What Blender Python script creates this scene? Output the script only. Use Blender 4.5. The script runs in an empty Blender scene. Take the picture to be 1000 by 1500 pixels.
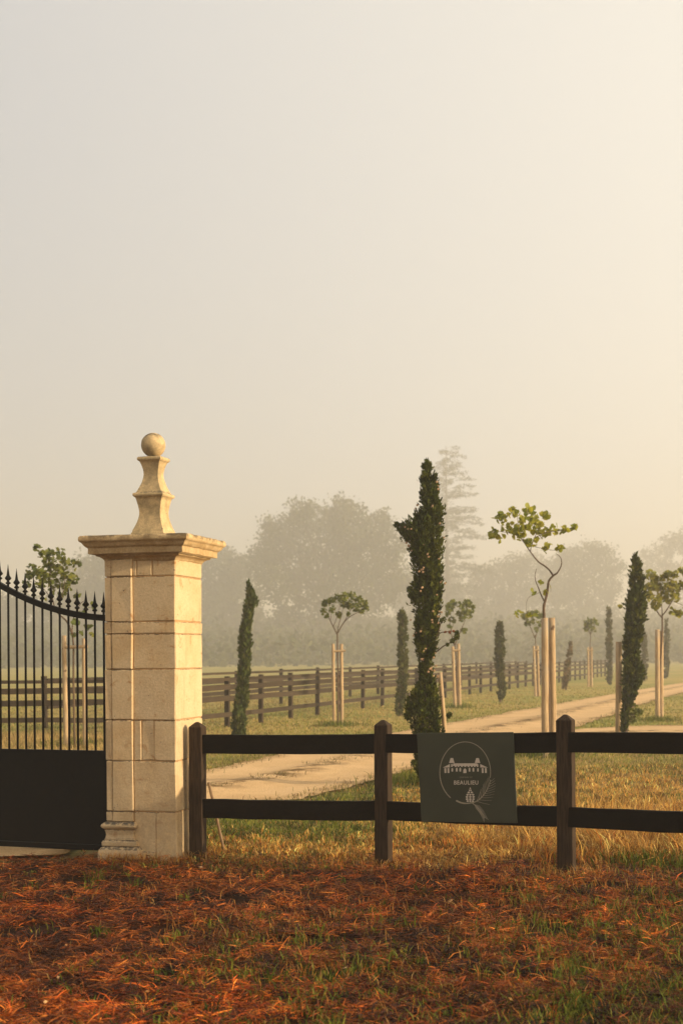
import bpy, bmesh, math, random
import numpy as np
from mathutils import Vector, Matrix, noise as mnoise

random.seed(7)
rng = np.random.default_rng(11)
SC = bpy.context.scene
COL = SC.collection
R = math.radians

# ------------------------------------------------------------------ camera
EYE, FPX, ROLL = 1.70, 2083.0, R(0.4)
cam_d = bpy.data.cameras.new('camera')
cam = bpy.data.objects.new('camera', cam_d)
COL.objects.link(cam)
cam.location = (0, 0, EYE)
cam.rotation_euler = (math.pi / 2, ROLL, 0)
cam_d.sensor_width = 36
cam_d.sensor_fit = 'AUTO'
cam_d.lens = FPX / 1500 * 36
cam_d.shift_y = 210 / 1500
cam_d.clip_start = 0.05
cam_d.clip_end = 6000
cam_d.dof.use_dof = True
cam_d.dof.focus_distance = 11.6
cam_d.dof.aperture_fstop = 3.5
SC.camera = cam

# ------------------------------------------------------------------ light
SUN_AZ, SUN_EL = -19.0, 13.0          # degrees from +X towards +Y, elevation
sun_dir = Vector((math.cos(R(SUN_AZ)) * math.cos(R(SUN_EL)), math.sin(R(SUN_AZ)) * math.cos(R(SUN_EL)), math.sin(R(SUN_EL))))
sd = bpy.data.lights.new('sun', 'SUN')
sun = bpy.data.objects.new('sun', sd)
COL.objects.link(sun)
sd.energy = 5.0
sd.angle = R(0.8)
sd.color = (1.0, 0.80, 0.52)
sun.rotation_euler = sun_dir.to_track_quat('Z', 'Y').to_euler()

world = bpy.data.worlds.new('World')
SC.world = world
world.use_nodes = True
wn = world.node_tree
wbg = wn.nodes['Background']
sky = wn.nodes.new('ShaderNodeTexSky')
sky.sky_type = 'NISHITA'
sky.sun_disc = False
sky.sun_elevation = R(SUN_EL)
sky.sun_rotation = R(90 - SUN_AZ)
sky.dust_density = 3.0
sky.air_density = 1.0
veil = wn.nodes.new('ShaderNodeMix')          # the high mist that veils the whole sky evenly
veil.data_type = 'RGBA'
veil.inputs[0].default_value = 0.85
wn.links.new(sky.outputs[0], veil.inputs[6])
# mist glows a little warmer and brighter towards the sun, cooler and dimmer away from it
wtc = wn.nodes.new('ShaderNodeTexCoord')
wdot = wn.nodes.new('ShaderNodeVectorMath')
wdot.operation = 'DOT_PRODUCT'
wn.links.new(wtc.outputs['Generated'], wdot.inputs[0])
wdot.inputs[1].default_value = sun_dir
wmr = wn.nodes.new('ShaderNodeMapRange')
wmr.interpolation_type = 'SMOOTHSTEP'
wmr.inputs[1].default_value, wmr.inputs[2].default_value = -0.75, 0.25
wn.links.new(wdot.outputs['Value'], wmr.inputs[0])
vmix = wn.nodes.new('ShaderNodeMix')
vmix.data_type = 'RGBA'
vmix.inputs[6].default_value = (2.22, 2.26, 2.40, 1)
vmix.inputs[7].default_value = (4.9, 4.62, 4.05, 1)
wn.links.new(wmr.outputs[0], vmix.inputs[0])
wn.links.new(vmix.outputs[2], veil.inputs[7])
wn.links.new(veil.outputs[2], wbg.inputs[0])
wbg.inputs[1].default_value = 0.10

vs = SC.view_settings
vs.view_transform = 'Standard'
vs.look = 'None'
vs.gamma = 1
vs.use_curve_mapping = False
vs.exposure = 1.18

cy = SC.cycles
cy.use_denoising = True
cy.max_bounces = 7
cy.diffuse_bounces = 4
cy.transmission_bounces = 4
cy.volume_bounces = 2
cy.caustics_reflective = False
cy.caustics_refractive = False
cy.sample_clamp_indirect = 6

HAZE_DENSITY = 0.0025

# ------------------------------------------------------------------ helpers
def unroll(px, py):
    dx, dy = px - 500.0, py - 960.0
    c, s = math.cos(ROLL), math.sin(ROLL)
    return dx * c - dy * s, dx * s + dy * c

def at(px, py, Y):
    """world point at depth Y that the photograph shows at pixel (px, py)"""
    dx, dy = unroll(px, py)
    return Vector((dx / FPX * Y, Y, EYE - dy / FPX * Y))

def ground_at(px, py, z=0.0):
    dx, dy = unroll(px, py)
    Y = (EYE - z) * FPX / dy
    return Vector((dx / FPX * Y, Y, z))

def on_plane(px, py, p0, nrm):
    dx, dy = unroll(px, py)
    d = Vector((dx / FPX, 1.0, -dy / FPX))
    o = Vector((0, 0, EYE))
    return o + d * ((p0 - o).dot(nrm) / d.dot(nrm))

def sstep(a, b, x):
    t = min(1.0, max(0.0, (x - a) / (b - a)))
    return t * t * (3 - 2 * t)

def gz(x, y):
    g = 0.105 * sstep(0.2, 2.0, x) * math.exp(-((y - 9.6) / 2.2) ** 2)
    g -= 0.30 * math.exp(-((x - 3.3) / 1.15) ** 2 - ((y - 13.4) / 1.5) ** 2)
    if abs(x) < 16 and 0 < y < 45:
        w = 1.0 if y > 4 else 0.5
        g += w * 0.016 * mnoise.noise(Vector((x * 1.3, y * 1.3, 0.3))) + w * 0.012 * mnoise.noise(Vector((x * 3.1, y * 3.1, 4.0)))
    return g

_GX = np.linspace(-13, 13, 105)
_GY = np.linspace(-3, 47, 201)
_GG = np.array([[gz(x, y) for x in _GX] for y in _GY])
def gzv(x, y):
    """ground height for arrays (bilinear on the same grid the ground mesh uses)"""
    fx = np.clip((x - _GX[0]) / (_GX[1] - _GX[0]), 0, len(_GX) - 1.001)
    fy = np.clip((y - _GY[0]) / (_GY[1] - _GY[0]), 0, len(_GY) - 1.001)
    ix, iy = fx.astype(int), fy.astype(int)
    tx, ty = fx - ix, fy - iy
    g = (_GG[iy, ix] * (1 - tx) + _GG[iy, ix + 1] * tx) * (1 - ty) + (_GG[iy + 1, ix] * (1 - tx) + _GG[iy + 1, ix + 1] * tx) * ty
    return np.where((y > 46.5) | (np.abs(x) > 12.8), 0.0, g)

def put(name, me, material=None, parent=None):
    o = bpy.data.objects.new(name, me)
    COL.objects.link(o)
    if material is not None and me is not None and len(me.materials) == 0:
        me.materials.append(material)
    if parent is not None:
        o.parent = parent
    return o

def tag(o, label=None, cat=None, group=None, kind=None):
    if label: o['label'] = label
    if cat: o['category'] = cat
    if group: o['group'] = group
    if kind: o['kind'] = kind
    return o

def empty(name, loc, label, cat, group=None, rz=0.0):
    o = bpy.data.objects.new(name, None)
    COL.objects.link(o)
    o.empty_display_size = 0.2
    o.location = loc
    o.rotation_euler = (0, 0, rz)
    return tag(o, label, cat, group)

def mesh_pf(name, verts, faces, smooth=False):
    me = bpy.data.meshes.new(name)
    me.from_pydata([tuple(v) for v in verts], [], faces)
    if smooth:
        me.polygons.foreach_set('use_smooth', [True] * len(me.polygons))
    me.update()
    return me

class MB:
    """collects simple solids and turns them into one mesh"""
    def __init__(self):
        self.v, self.f = [], []
    def add(self, verts, faces):
        b = len(self.v)
        self.v += [Vector(v) for v in verts]
        self.f += [tuple(i + b for i in f) for f in faces]
    def box(self, x0, x1, y0, y1, z0, z1):
        self.add([(x0, y0, z0), (x1, y0, z0), (x1, y1, z0), (x0, y1, z0), (x0, y0, z1), (x1, y0, z1), (x1, y1, z1), (x0, y1, z1)],
                 [(0, 3, 2, 1), (4, 5, 6, 7), (0, 1, 5, 4), (1, 2, 6, 5), (2, 3, 7, 6), (3, 0, 4, 7)])
    def bar(self, a, b, w, h, up=Vector((0, 0, 1))):
        a, b = Vector(a), Vector(b)
        d = (b - a).normalized()
        s = d.cross(up)
        if s.length < 1e-4: s = Vector((1, 0, 0))
        s.normalize()
        u = s.cross(d)
        vs_ = [p + s * sx * w / 2 + u * sz * h / 2 for p in (a, b) for sx, sz in ((-1, -1), (1, -1), (1, 1), (-1, 1))]
        self.add(vs_, [(0, 1, 2, 3), (7, 6, 5, 4), (0, 4, 5, 1), (1, 5, 6, 2), (2, 6, 7, 3), (3, 7, 4, 0)])
    def tube(self, pts, radii, n=8, cap=True):
        pts = [Vector(p) for p in pts]
        rings = []
        prev = None
        for i, p in enumerate(pts):
            d = (pts[min(i + 1, len(pts) - 1)] - pts[max(i - 1, 0)]).normalized()
            if prev is None:
                ref = Vector((0, 1, 0)) if abs(d.y) < 0.9 else Vector((1, 0, 0))
                s = d.cross(ref).normalized()
            else:
                s = (prev - d * prev.dot(d)).normalized()
            prev = s
            u = d.cross(s)
            rings.append([p + (s * math.cos(2 * math.pi * k / n) + u * math.sin(2 * math.pi * k / n)) * radii[i] for k in range(n)])
        vs_ = [v for r in rings for v in r]
        fs = []
        for i in range(len(pts) - 1):
            for k in range(n):
                a, b = i * n + k, i * n + (k + 1) % n
                fs.append((a, b, b + n, a + n))
        if cap:
            fs.append(tuple(reversed(range(n))))
            fs.append(tuple(range((len(pts) - 1) * n, len(pts) * n)))
        self.add(vs_, fs)
    def lathe(self, prof, n=12, c=Vector((0, 0, 0))):
        vs_ = [c + Vector((r * math.cos(2 * math.pi * k / n), r * math.sin(2 * math.pi * k / n), z)) for r, z in prof for k in range(n)]
        fs = []
        for i in range(len(prof) - 1):
            for k in range(n):
                a, b = i * n + k, i * n + (k + 1) % n
                fs.append((a, b, b + n, a + n))
        fs.append(tuple(reversed(range(n))))
        fs.append(tuple(range((len(prof) - 1) * n, len(prof) * n)))
        self.add(vs_, fs)
    def square_sweep(self, prof, u=Vector((1, 0, 0)), c=Vector((0, 0, 0)), cap=True, div=1, jit=0.0):
        """profile (half width, z) swept round a square; corners stay sharp, each side has its own vertices"""
        for k in range(4):
            a = k * math.pi / 2
            nx, ny = math.cos(a), math.sin(a)
            vs_, fs = [], []
            m = div + 1
            for h, z in prof:
                for j in range(m):
                    t = -1 + 2 * j / div
                    p = Vector((nx * h - ny * h * t, ny * h + nx * h * t, z))
                    if jit:
                        e = mnoise.noise_vector(p * 9.0 + Vector((3, 1, 7))) + 0.6 * mnoise.noise_vector(p * 31.0)
                        p = p + e * jit
                    vs_.append(c + p)
            for i in range(len(prof) - 1):
                for j in range(div):
                    q = i * m + j
                    fs.append((q, q + 1, q + 1 + m, q + m))
            self.add(vs_, fs)
        if cap:
            for (h, z), fl in ((prof[0], True), (prof[-1], False)):
                q = [c + Vector((sx * h, sy * h, z)) for sx, sy in ((-1, -1), (1, -1), (1, 1), (-1, 1))]
                self.add(q, [(3, 2, 1, 0) if fl else (0, 1, 2, 3)])
    def mesh(self, name, smooth=False):
        return mesh_pf(name, self.v, self.f, smooth)
    def build(self, name, material=None, parent=None, smooth=False):
        return put(name, self.mesh(name, smooth), material, parent)

def np_mesh(name, verts, k, colors=None, smooth=False):
    """mesh of N separate k-gons from an (N*k, 3) array, with optional per-vertex colour"""
    n = len(verts) // k
    me = bpy.data.meshes.new(name)
    me.vertices.add(n * k)
    me.vertices.foreach_set('co', np.ascontiguousarray(verts, dtype=np.float32).ravel())
    me.loops.add(n * k)
    me.loops.foreach_set('vertex_index', np.arange(n * k, dtype=np.int32))
    me.polygons.add(n)
    me.polygons.foreach_set('loop_start', np.arange(0, n * k, k, dtype=np.int32))
    me.polygons.foreach_set('loop_total', np.full(n, k, dtype=np.int32))
    if colors is not None:
        ca = me.color_attributes.new('tint', 'FLOAT_COLOR', 'POINT')
        c4 = np.ones((n * k, 4), dtype=np.float32)
        c4[:, :3] = np.repeat(colors, k, axis=0)
        ca.data.foreach_set('color', c4.ravel())
    me.update(calc_edges=True)
    return me

def strip_mesh(name, rows, colors):
    """N blades; rows = list of (N,2,3) cross lines from root to tip"""
    n, m = rows[0].shape[0], len(rows)
    V = np.stack(rows, axis=1).reshape(n * m * 2, 3)
    idx = np.arange(n)[:, None] * (m * 2)
    quads = [np.stack([idx[:, 0] + 2 * i, idx[:, 0] + 2 * i + 1, idx[:, 0] + 2 * i + 3, idx[:, 0] + 2 * i + 2], axis=1) for i in range(m - 1)]
    Q = np.stack(quads, axis=1).reshape(-1, 4)
    me = bpy.data.meshes.new(name)
    me.vertices.add(len(V))
    me.vertices.foreach_set('co', np.ascontiguousarray(V, dtype=np.float32).ravel())
    me.loops.add(Q.size)
    me.loops.foreach_set('vertex_index', np.ascontiguousarray(Q, dtype=np.int32).ravel())
    me.polygons.add(len(Q))
    me.polygons.foreach_set('loop_start', np.arange(0, Q.size, 4, dtype=np.int32))
    me.polygons.foreach_set('loop_total', np.full(len(Q), 4, dtype=np.int32))
    ca = me.color_attributes.new('tint', 'FLOAT_COLOR', 'POINT')
    c4 = np.ones((len(V), 4), dtype=np.float32)
    c4[:, :3] = np.repeat(colors, m * 2, axis=0)
    ca.data.foreach_set('color', c4.ravel())
    me.update(calc_edges=True)
    return me

# ------------------------------------------------------------------ materials
def new_mat(name):
    m = bpy.data.materials.new(name)
    m.use_nodes = True
    nt = m.node_tree
    return m, nt, nt.nodes['Principled BSDF']

def N(nt, kind, **kw):
    n = nt.nodes.new(kind)
    for k, v in kw.items():
        if hasattr(n, k): setattr(n, k, v)
        else: n.inputs[k].default_value = v
    return n

def mixc(nt, fac, a, b, blend='MIX'):
    m = nt.nodes.new('ShaderNodeMix')
    m.data_type = 'RGBA'
    m.blend_type = blend
    for s, v in ((m.inputs[0], fac), (m.inputs[6], a), (m.inputs[7], b)):
        if isinstance(v, bpy.types.NodeSocket): nt.links.new(v, s)
        elif isinstance(v, (int, float)): s.default_value = v
        else: s.default_value = (*v, 1)
    return m.outputs[2]

def ramp(nt, fac, lo, hi):
    r = nt.nodes.new('ShaderNodeMapRange')
    r.interpolation_type = 'SMOOTHSTEP'
    r.inputs[1].default_value, r.inputs[2].default_value = lo, hi
    nt.links.new(fac, r.inputs[0])
    return r.outputs[0]

def tex(nt, scale, detail=6, rough=0.6, coord='Object', stretch=None, dist=0.0):
    tc = nt.nodes.new('ShaderNodeTexCoord')
    v = tc.outputs[coord] if coord != 'World' else nt.nodes.new('ShaderNodeNewGeometry').outputs['Position']
    if stretch:
        mp = nt.nodes.new('ShaderNodeMapping')
        mp.inputs['Scale'].default_value = stretch
        nt.links.new(v, mp.inputs[0])
        v = mp.outputs[0]
    t = N(nt, 'ShaderNodeTexNoise', Scale=scale, Detail=detail, Roughness=rough, Distortion=dist)
    nt.links.new(v, t.inputs['Vector'])
    return t.outputs['Fac']

def bump(nt, bsdf, fac, strength, distance=0.01):
    b = N(nt, 'ShaderNodeBump', Strength=strength, Distance=distance)
    nt.links.new(fac, b.inputs['Height'])
    nt.links.new(b.outputs[0], bsdf.inputs['Normal'])

def simple(name, a, b, scale=6, rough=0.8, bs=0.3, bd=0.004, stretch=None, rnd=0.0, spec=0.3):
    m, nt, p = new_mat(name)
    t = tex(nt, scale, stretch=stretch)
    c = mixc(nt, ramp(nt, t, 0.35, 0.65), a, b)
    if rnd:
        oi = nt.nodes.new('ShaderNodeObjectInfo')
        mr = nt.nodes.new('ShaderNodeMapRange')
        mr.inputs[3].default_value, mr.inputs[4].default_value = 1 - rnd, 1 + rnd
        nt.links.new(oi.outputs['Random'], mr.inputs[0])
        hs = nt.nodes.new('ShaderNodeHueSaturation')
        nt.links.new(mr.outputs[0], hs.inputs['Value'])
        nt.links.new(c, hs.inputs['Color'])
        c = hs.outputs[0]
    nt.links.new(c, p.inputs['Base Color'])
    p.inputs['Roughness'].default_value = rough
    p.inputs['Specular IOR Level'].default_value = spec
    bump(nt, p, t, bs, bd)
    return m

def leafy(name, translucent=0.35, rough=0.6, spec=0.25, color=None, rnd=0.0):
    """leaf / blade material: colour comes from the tint stored on each blade"""
    m, nt, p = new_mat(name)
    if color is None:
        a = nt.nodes.new('ShaderNodeAttribute')
        a.attribute_name = 'tint'
        c = a.outputs['Color']
    else:
        oi = nt.nodes.new('ShaderNodeObjectInfo')
        c = mixc(nt, oi.outputs['Random'], color[0], color[1])
    nt.links.new(c, p.inputs['Base Color'])
    p.inputs['Roughness'].default_value = rough
    p.inputs['Specular IOR Level'].default_value = spec
    tr = nt.nodes.new('ShaderNodeBsdfTranslucent')
    nt.links.new(c, tr.inputs['Color'])
    mx = nt.nodes.new('ShaderNodeMixShader')
    mx.inputs[0].default_value = translucent
    nt.links.new(p.outputs[0], mx.inputs[1])
    nt.links.new(tr.outputs[0], mx.inputs[2])
    nt.links.new(mx.outputs[0], nt.nodes['Material Output'].inputs['Surface'])
    return m

def stone_mat():
    m, nt, p = new_mat('limestone')
    oi = nt.nodes.new('ShaderNodeObjectInfo')
    big = tex(nt, 3.0, coord='World', detail=4)
    fine = tex(nt, 60, coord='World', detail=8, rough=0.7)
    mid = tex(nt, 11, coord='World', detail=7, rough=0.65, dist=0.6)
    c = mixc(nt, ramp(nt, big, 0.35, 0.65), (0.58, 0.425, 0.245), (0.51, 0.345, 0.175))
    c = mixc(nt, oi.outputs['Random'], c, mixc(nt, 0.30, c, (0.50, 0.40, 0.27)))
    c = mixc(nt, ramp(nt, mid, 0.56, 0.74), c, (0.38, 0.20, 0.075))
    # darker pits, and a darker greyish mottle towards the foot
    pits = tex(nt, 34, coord='World', detail=3, rough=0.5)
    pit = ramp(nt, pits, 0.70, 0.76)
    c = mixc(nt, pit, c, (0.16, 0.12, 0.08))
    sp = nt.nodes.new('ShaderNodeSeparateXYZ')
    nt.links.new(nt.nodes.new('ShaderNodeNewGeometry').outputs['Position'], sp.inputs[0])
    mm = nt.nodes.new('ShaderNodeMath'); mm.operation = 'MULTIPLY'
    g = nt.nodes.new('ShaderNodeMapRange')
    g.inputs[1].default_value, g.inputs[2].default_value, g.inputs[3].default_value, g.inputs[4].default_value = 0.0, 1.1, 0.55, 0.0
    nt.links.new(sp.outputs[2], g.inputs[0])
    nt.links.new(g.outputs[0], mm.inputs[0]); nt.links.new(ramp(nt, mid, 0.30, 0.6), mm.inputs[1])
    c = mixc(nt, mm.outputs[0], c, (0.36, 0.285, 0.18))
    # soot where ledges look up
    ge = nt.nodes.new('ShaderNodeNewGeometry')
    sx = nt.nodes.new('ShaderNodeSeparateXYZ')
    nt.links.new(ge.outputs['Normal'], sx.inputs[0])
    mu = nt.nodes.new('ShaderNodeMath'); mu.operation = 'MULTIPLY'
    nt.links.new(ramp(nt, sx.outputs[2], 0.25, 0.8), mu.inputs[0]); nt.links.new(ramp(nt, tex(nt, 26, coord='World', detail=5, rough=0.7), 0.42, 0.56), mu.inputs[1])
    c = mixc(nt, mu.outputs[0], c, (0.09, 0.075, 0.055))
    # long rain streaks
    st = tex(nt, 7, coord='World', detail=5, rough=0.6, stretch=(1, 1, 0.12))
    c = mixc(nt, ramp(nt, st, 0.55, 0.75), c, mixc(nt, 0.35, c, (0.26, 0.17, 0.085)))
    fg = mixc(nt, ramp(nt, fine, 0.3, 0.7), (0.86, 0.86, 0.86), (1.08, 1.08, 1.08))
    c = mixc(nt, 1.0, c, fg, 'MULTIPLY')
    nt.links.new(c, p.inputs['Base Color'])
    p.inputs['Roughness'].default_value = 0.9
    p.inputs['Specular IOR Level'].default_value = 0.15
    sub = nt.nodes.new('ShaderNodeMath'); sub.operation = 'MULTIPLY_ADD'
    nt.links.new(pit, sub.inputs[0]); sub.inputs[1].default_value = -1.2
    nt.links.new(fine, sub.inputs[2])
    ad = nt.nodes.new('ShaderNodeMath'); ad.operation = 'ADD'
    nt.links.new(sub.outputs[0], ad.inputs[0]); nt.links.new(mid, ad.inputs[1])
    bump(nt, p, ad.outputs[0], 0.55, 0.006)
    return m

def lichen_stone(name, grey):
    m, nt, p = new_mat(name)
    mid = tex(nt, 9, coord='World', detail=8, rough=0.7, dist=0.4)
    fine = tex(nt, 55, coord='World', detail=6, rough=0.7)
    spots = tex(nt, 21, coord='World', detail=4, rough=0.6)
    c = mixc(nt, ramp(nt, mid, 0.35, 0.65), (0.54, 0.39, 0.21), grey)
    c = mixc(nt, ramp(nt, spots, 0.66, 0.74), c, (0.10, 0.085, 0.06))
    # lichen settles on ledges that look up
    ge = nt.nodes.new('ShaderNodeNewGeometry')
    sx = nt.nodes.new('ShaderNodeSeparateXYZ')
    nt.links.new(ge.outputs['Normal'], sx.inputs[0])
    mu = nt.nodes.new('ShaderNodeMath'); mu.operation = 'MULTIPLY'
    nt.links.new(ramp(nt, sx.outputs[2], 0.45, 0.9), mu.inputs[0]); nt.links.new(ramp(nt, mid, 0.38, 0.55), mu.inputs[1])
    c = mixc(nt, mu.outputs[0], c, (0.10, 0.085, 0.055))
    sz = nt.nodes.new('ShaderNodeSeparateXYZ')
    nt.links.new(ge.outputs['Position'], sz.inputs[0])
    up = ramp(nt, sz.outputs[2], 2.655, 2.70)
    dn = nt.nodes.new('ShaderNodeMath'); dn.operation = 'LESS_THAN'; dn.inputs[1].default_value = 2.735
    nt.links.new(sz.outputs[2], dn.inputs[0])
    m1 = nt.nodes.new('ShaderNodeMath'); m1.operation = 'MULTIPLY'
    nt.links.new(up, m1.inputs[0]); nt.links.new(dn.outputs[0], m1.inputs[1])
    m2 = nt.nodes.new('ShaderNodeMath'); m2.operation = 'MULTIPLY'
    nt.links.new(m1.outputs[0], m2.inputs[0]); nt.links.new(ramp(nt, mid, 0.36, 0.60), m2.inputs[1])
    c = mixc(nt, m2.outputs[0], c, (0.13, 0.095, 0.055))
    c = mixc(nt, 1.0, c, mixc(nt, ramp(nt, fine, 0.3, 0.7), (0.85, 0.85, 0.85), (1.1, 1.1, 1.1)), 'MULTIPLY')
    nt.links.new(c, p.inputs['Base Color'])
    p.inputs['Roughness'].default_value = 0.92
    p.inputs['Specular IOR Level'].default_value = 0.12
    ad = nt.nodes.new('ShaderNodeMath'); ad.operation = 'ADD'
    nt.links.new(fine, ad.inputs[0]); nt.links.new(mid, ad.inputs[1])
    bump(nt, p, ad.outputs[0], 0.5, 0.006)
    return m

def ground_mat():
    m, nt, p = new_mat('meadow soil')
    sp = nt.nodes.new('ShaderNodeSeparateXYZ')
    nt.links.new(nt.nodes.new('ShaderNodeNewGeometry').outputs['Position'], sp.inputs[0])
    n1 = tex(nt, 0.9, coord='World', detail=5)
    n2 = tex(nt, 9, coord='World', detail=7, rough=0.7)
    n3 = tex(nt, 0.16, coord='World', detail=5)
    soil = mixc(nt, ramp(nt, n2, 0.35, 0.65), (0.010, 0.004, 0.0015), (0.035, 0.011, 0.003))
    straw = mixc(nt, ramp(nt, n2, 0.3, 0.7), (0.20, 0.115, 0.04), (0.36, 0.22, 0.085))
    green = mixc(nt, ramp(nt, n2, 0.3, 0.7), (0.10, 0.105, 0.028), (0.22, 0.19, 0.06))
    lawn = mixc(nt, ramp(nt, n1, 0.42, 0.62), straw, green)
    far = mixc(nt, ramp(nt, n3, 0.40, 0.60), (0.33, 0.25, 0.075), (0.22, 0.21, 0.05))
    lawn = mixc(nt, ramp(nt, sp.outputs[1], 17.0, 34.0), lawn, far)
    ma = nt.nodes.new('ShaderNodeMath'); ma.operation = 'MULTIPLY_ADD'
    nt.links.new(n1, ma.inputs[0]); ma.inputs[1].default_value = 3.0
    nt.links.new(sp.outputs[1], ma.inputs[2])
    c = mixc(nt, ramp(nt, ma.outputs[0], 12.6, 14.2), soil, lawn)
    nt.links.new(c, p.inputs['Base Color'])
    p.inputs['Roughness'].default_value = 0.95
    p.inputs['Specular IOR Level'].default_value = 0.08
    bump(nt, p, n2, 0.8, 0.03)
    return m

def gravel_mat():
    m, nt, p = new_mat('sandy gravel')
    a = tex(nt, 1.1, coord='World', detail=6, rough=0.65)
    b = tex(nt, 22, coord='World', detail=6, rough=0.75)
    tc = nt.nodes.new('ShaderNodeNewGeometry')
    vo = N(nt, 'ShaderNodeTexVoronoi', Scale=55.0)
    nt.links.new(tc.outputs['Position'], vo.inputs['Vector'])
    c = mixc(nt, ramp(nt, a, 0.35, 0.68), (0.72, 0.48, 0.24), (0.60, 0.385, 0.175))
    c = mixc(nt, ramp(nt, b, 0.52, 0.72), c, (0.40, 0.24, 0.105))
    c = mixc(nt, 0.28, c, mixc(nt, ramp(nt, vo.outputs['Distance'], 0.1, 0.6), (0.75, 0.58, 0.38), (0.30, 0.19, 0.10)))
    # turf and leaf crumbs gather on the crown between the wheel tracks and along the edges
    ua = nt.nodes.new('ShaderNodeAttribute'); ua.attribute_name = 'across'
    def near(c0, wd):
        s1 = nt.nodes.new('ShaderNodeMath'); s1.operation = 'SUBTRACT'; s1.inputs[1].default_value = c0
        nt.links.new(ua.outputs['Fac'], s1.inputs[0])
        s2 = nt.nodes.new('ShaderNodeMath'); s2.operation = 'ABSOLUTE'; nt.links.new(s1.outputs[0], s2.inputs[0])
        mr = nt.nodes.new('ShaderNodeMapRange'); mr.interpolation_type = 'SMOOTHSTEP'
        mr.inputs[1].default_value, mr.inputs[2].default_value, mr.inputs[3].default_value, mr.inputs[4].default_value = 0.0, wd, 1.0, 0.0
        nt.links.new(s2.outputs[0], mr.inputs[0])
        return mr.outputs[0]
    d1 = tex(nt, 1.6, coord='World', detail=7, rough=0.75)
    mu = nt.nodes.new('ShaderNodeMath'); mu.operation = 'MULTIPLY'
    nt.links.new(near(0.5, 0.17), mu.inputs[0]); nt.links.new(ramp(nt, d1, 0.44, 0.58), mu.inputs[1])
    c = mixc(nt, mu.outputs[0], c, (0.15, 0.09, 0.032))
    for e in (0.0, 1.0):
        m2 = nt.nodes.new('ShaderNodeMath'); m2.operation = 'MULTIPLY'
        nt.links.new(near(e, 0.13), m2.inputs[0]); nt.links.new(ramp(nt, d1, 0.40, 0.60), m2.inputs[1])
        c = mixc(nt, m2.outputs[0], c, (0.24, 0.145, 0.055))
    nt.links.new(c, p.inputs['Base Color'])
    p.inputs['Roughness'].default_value = 0.95
    p.inputs['Specular IOR Level'].default_value = 0.1
    ad = nt.nodes.new('ShaderNodeMath'); ad.operation = 'ADD'
    nt.links.new(b, ad.inputs[0]); nt.links.new(vo.outputs['Distance'], ad.inputs[1])
    bump(nt, p, ad.outputs[0], 0.7, 0.015)
    return m

def stake_mat():
    m, nt, p = new_mat('peeled round timber')
    a = tex(nt, 6, stretch=(8, 8, 0.6), detail=7, rough=0.7)
    k = tex(nt, 4.5, stretch=(1, 1, 0.9), detail=2)
    g = tex(nt, 1.6, detail=3)
    c = mixc(nt, ramp(nt, a, 0.35, 0.66), (0.46, 0.33, 0.19), (0.27, 0.175, 0.09))
    c = mixc(nt, ramp(nt, g, 0.45, 0.7), c, (0.33, 0.26, 0.18))
    c = mixc(nt, ramp(nt, k, 0.68, 0.73), c, (0.11, 0.065, 0.035))
    nt.links.new(c, p.inputs['Base Color'])
    p.inputs['Roughness'].default_value = 0.85
    p.inputs['Specular IOR Level'].default_value = 0.15
    bump(nt, p, a, 0.6, 0.006)
    return m

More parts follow.
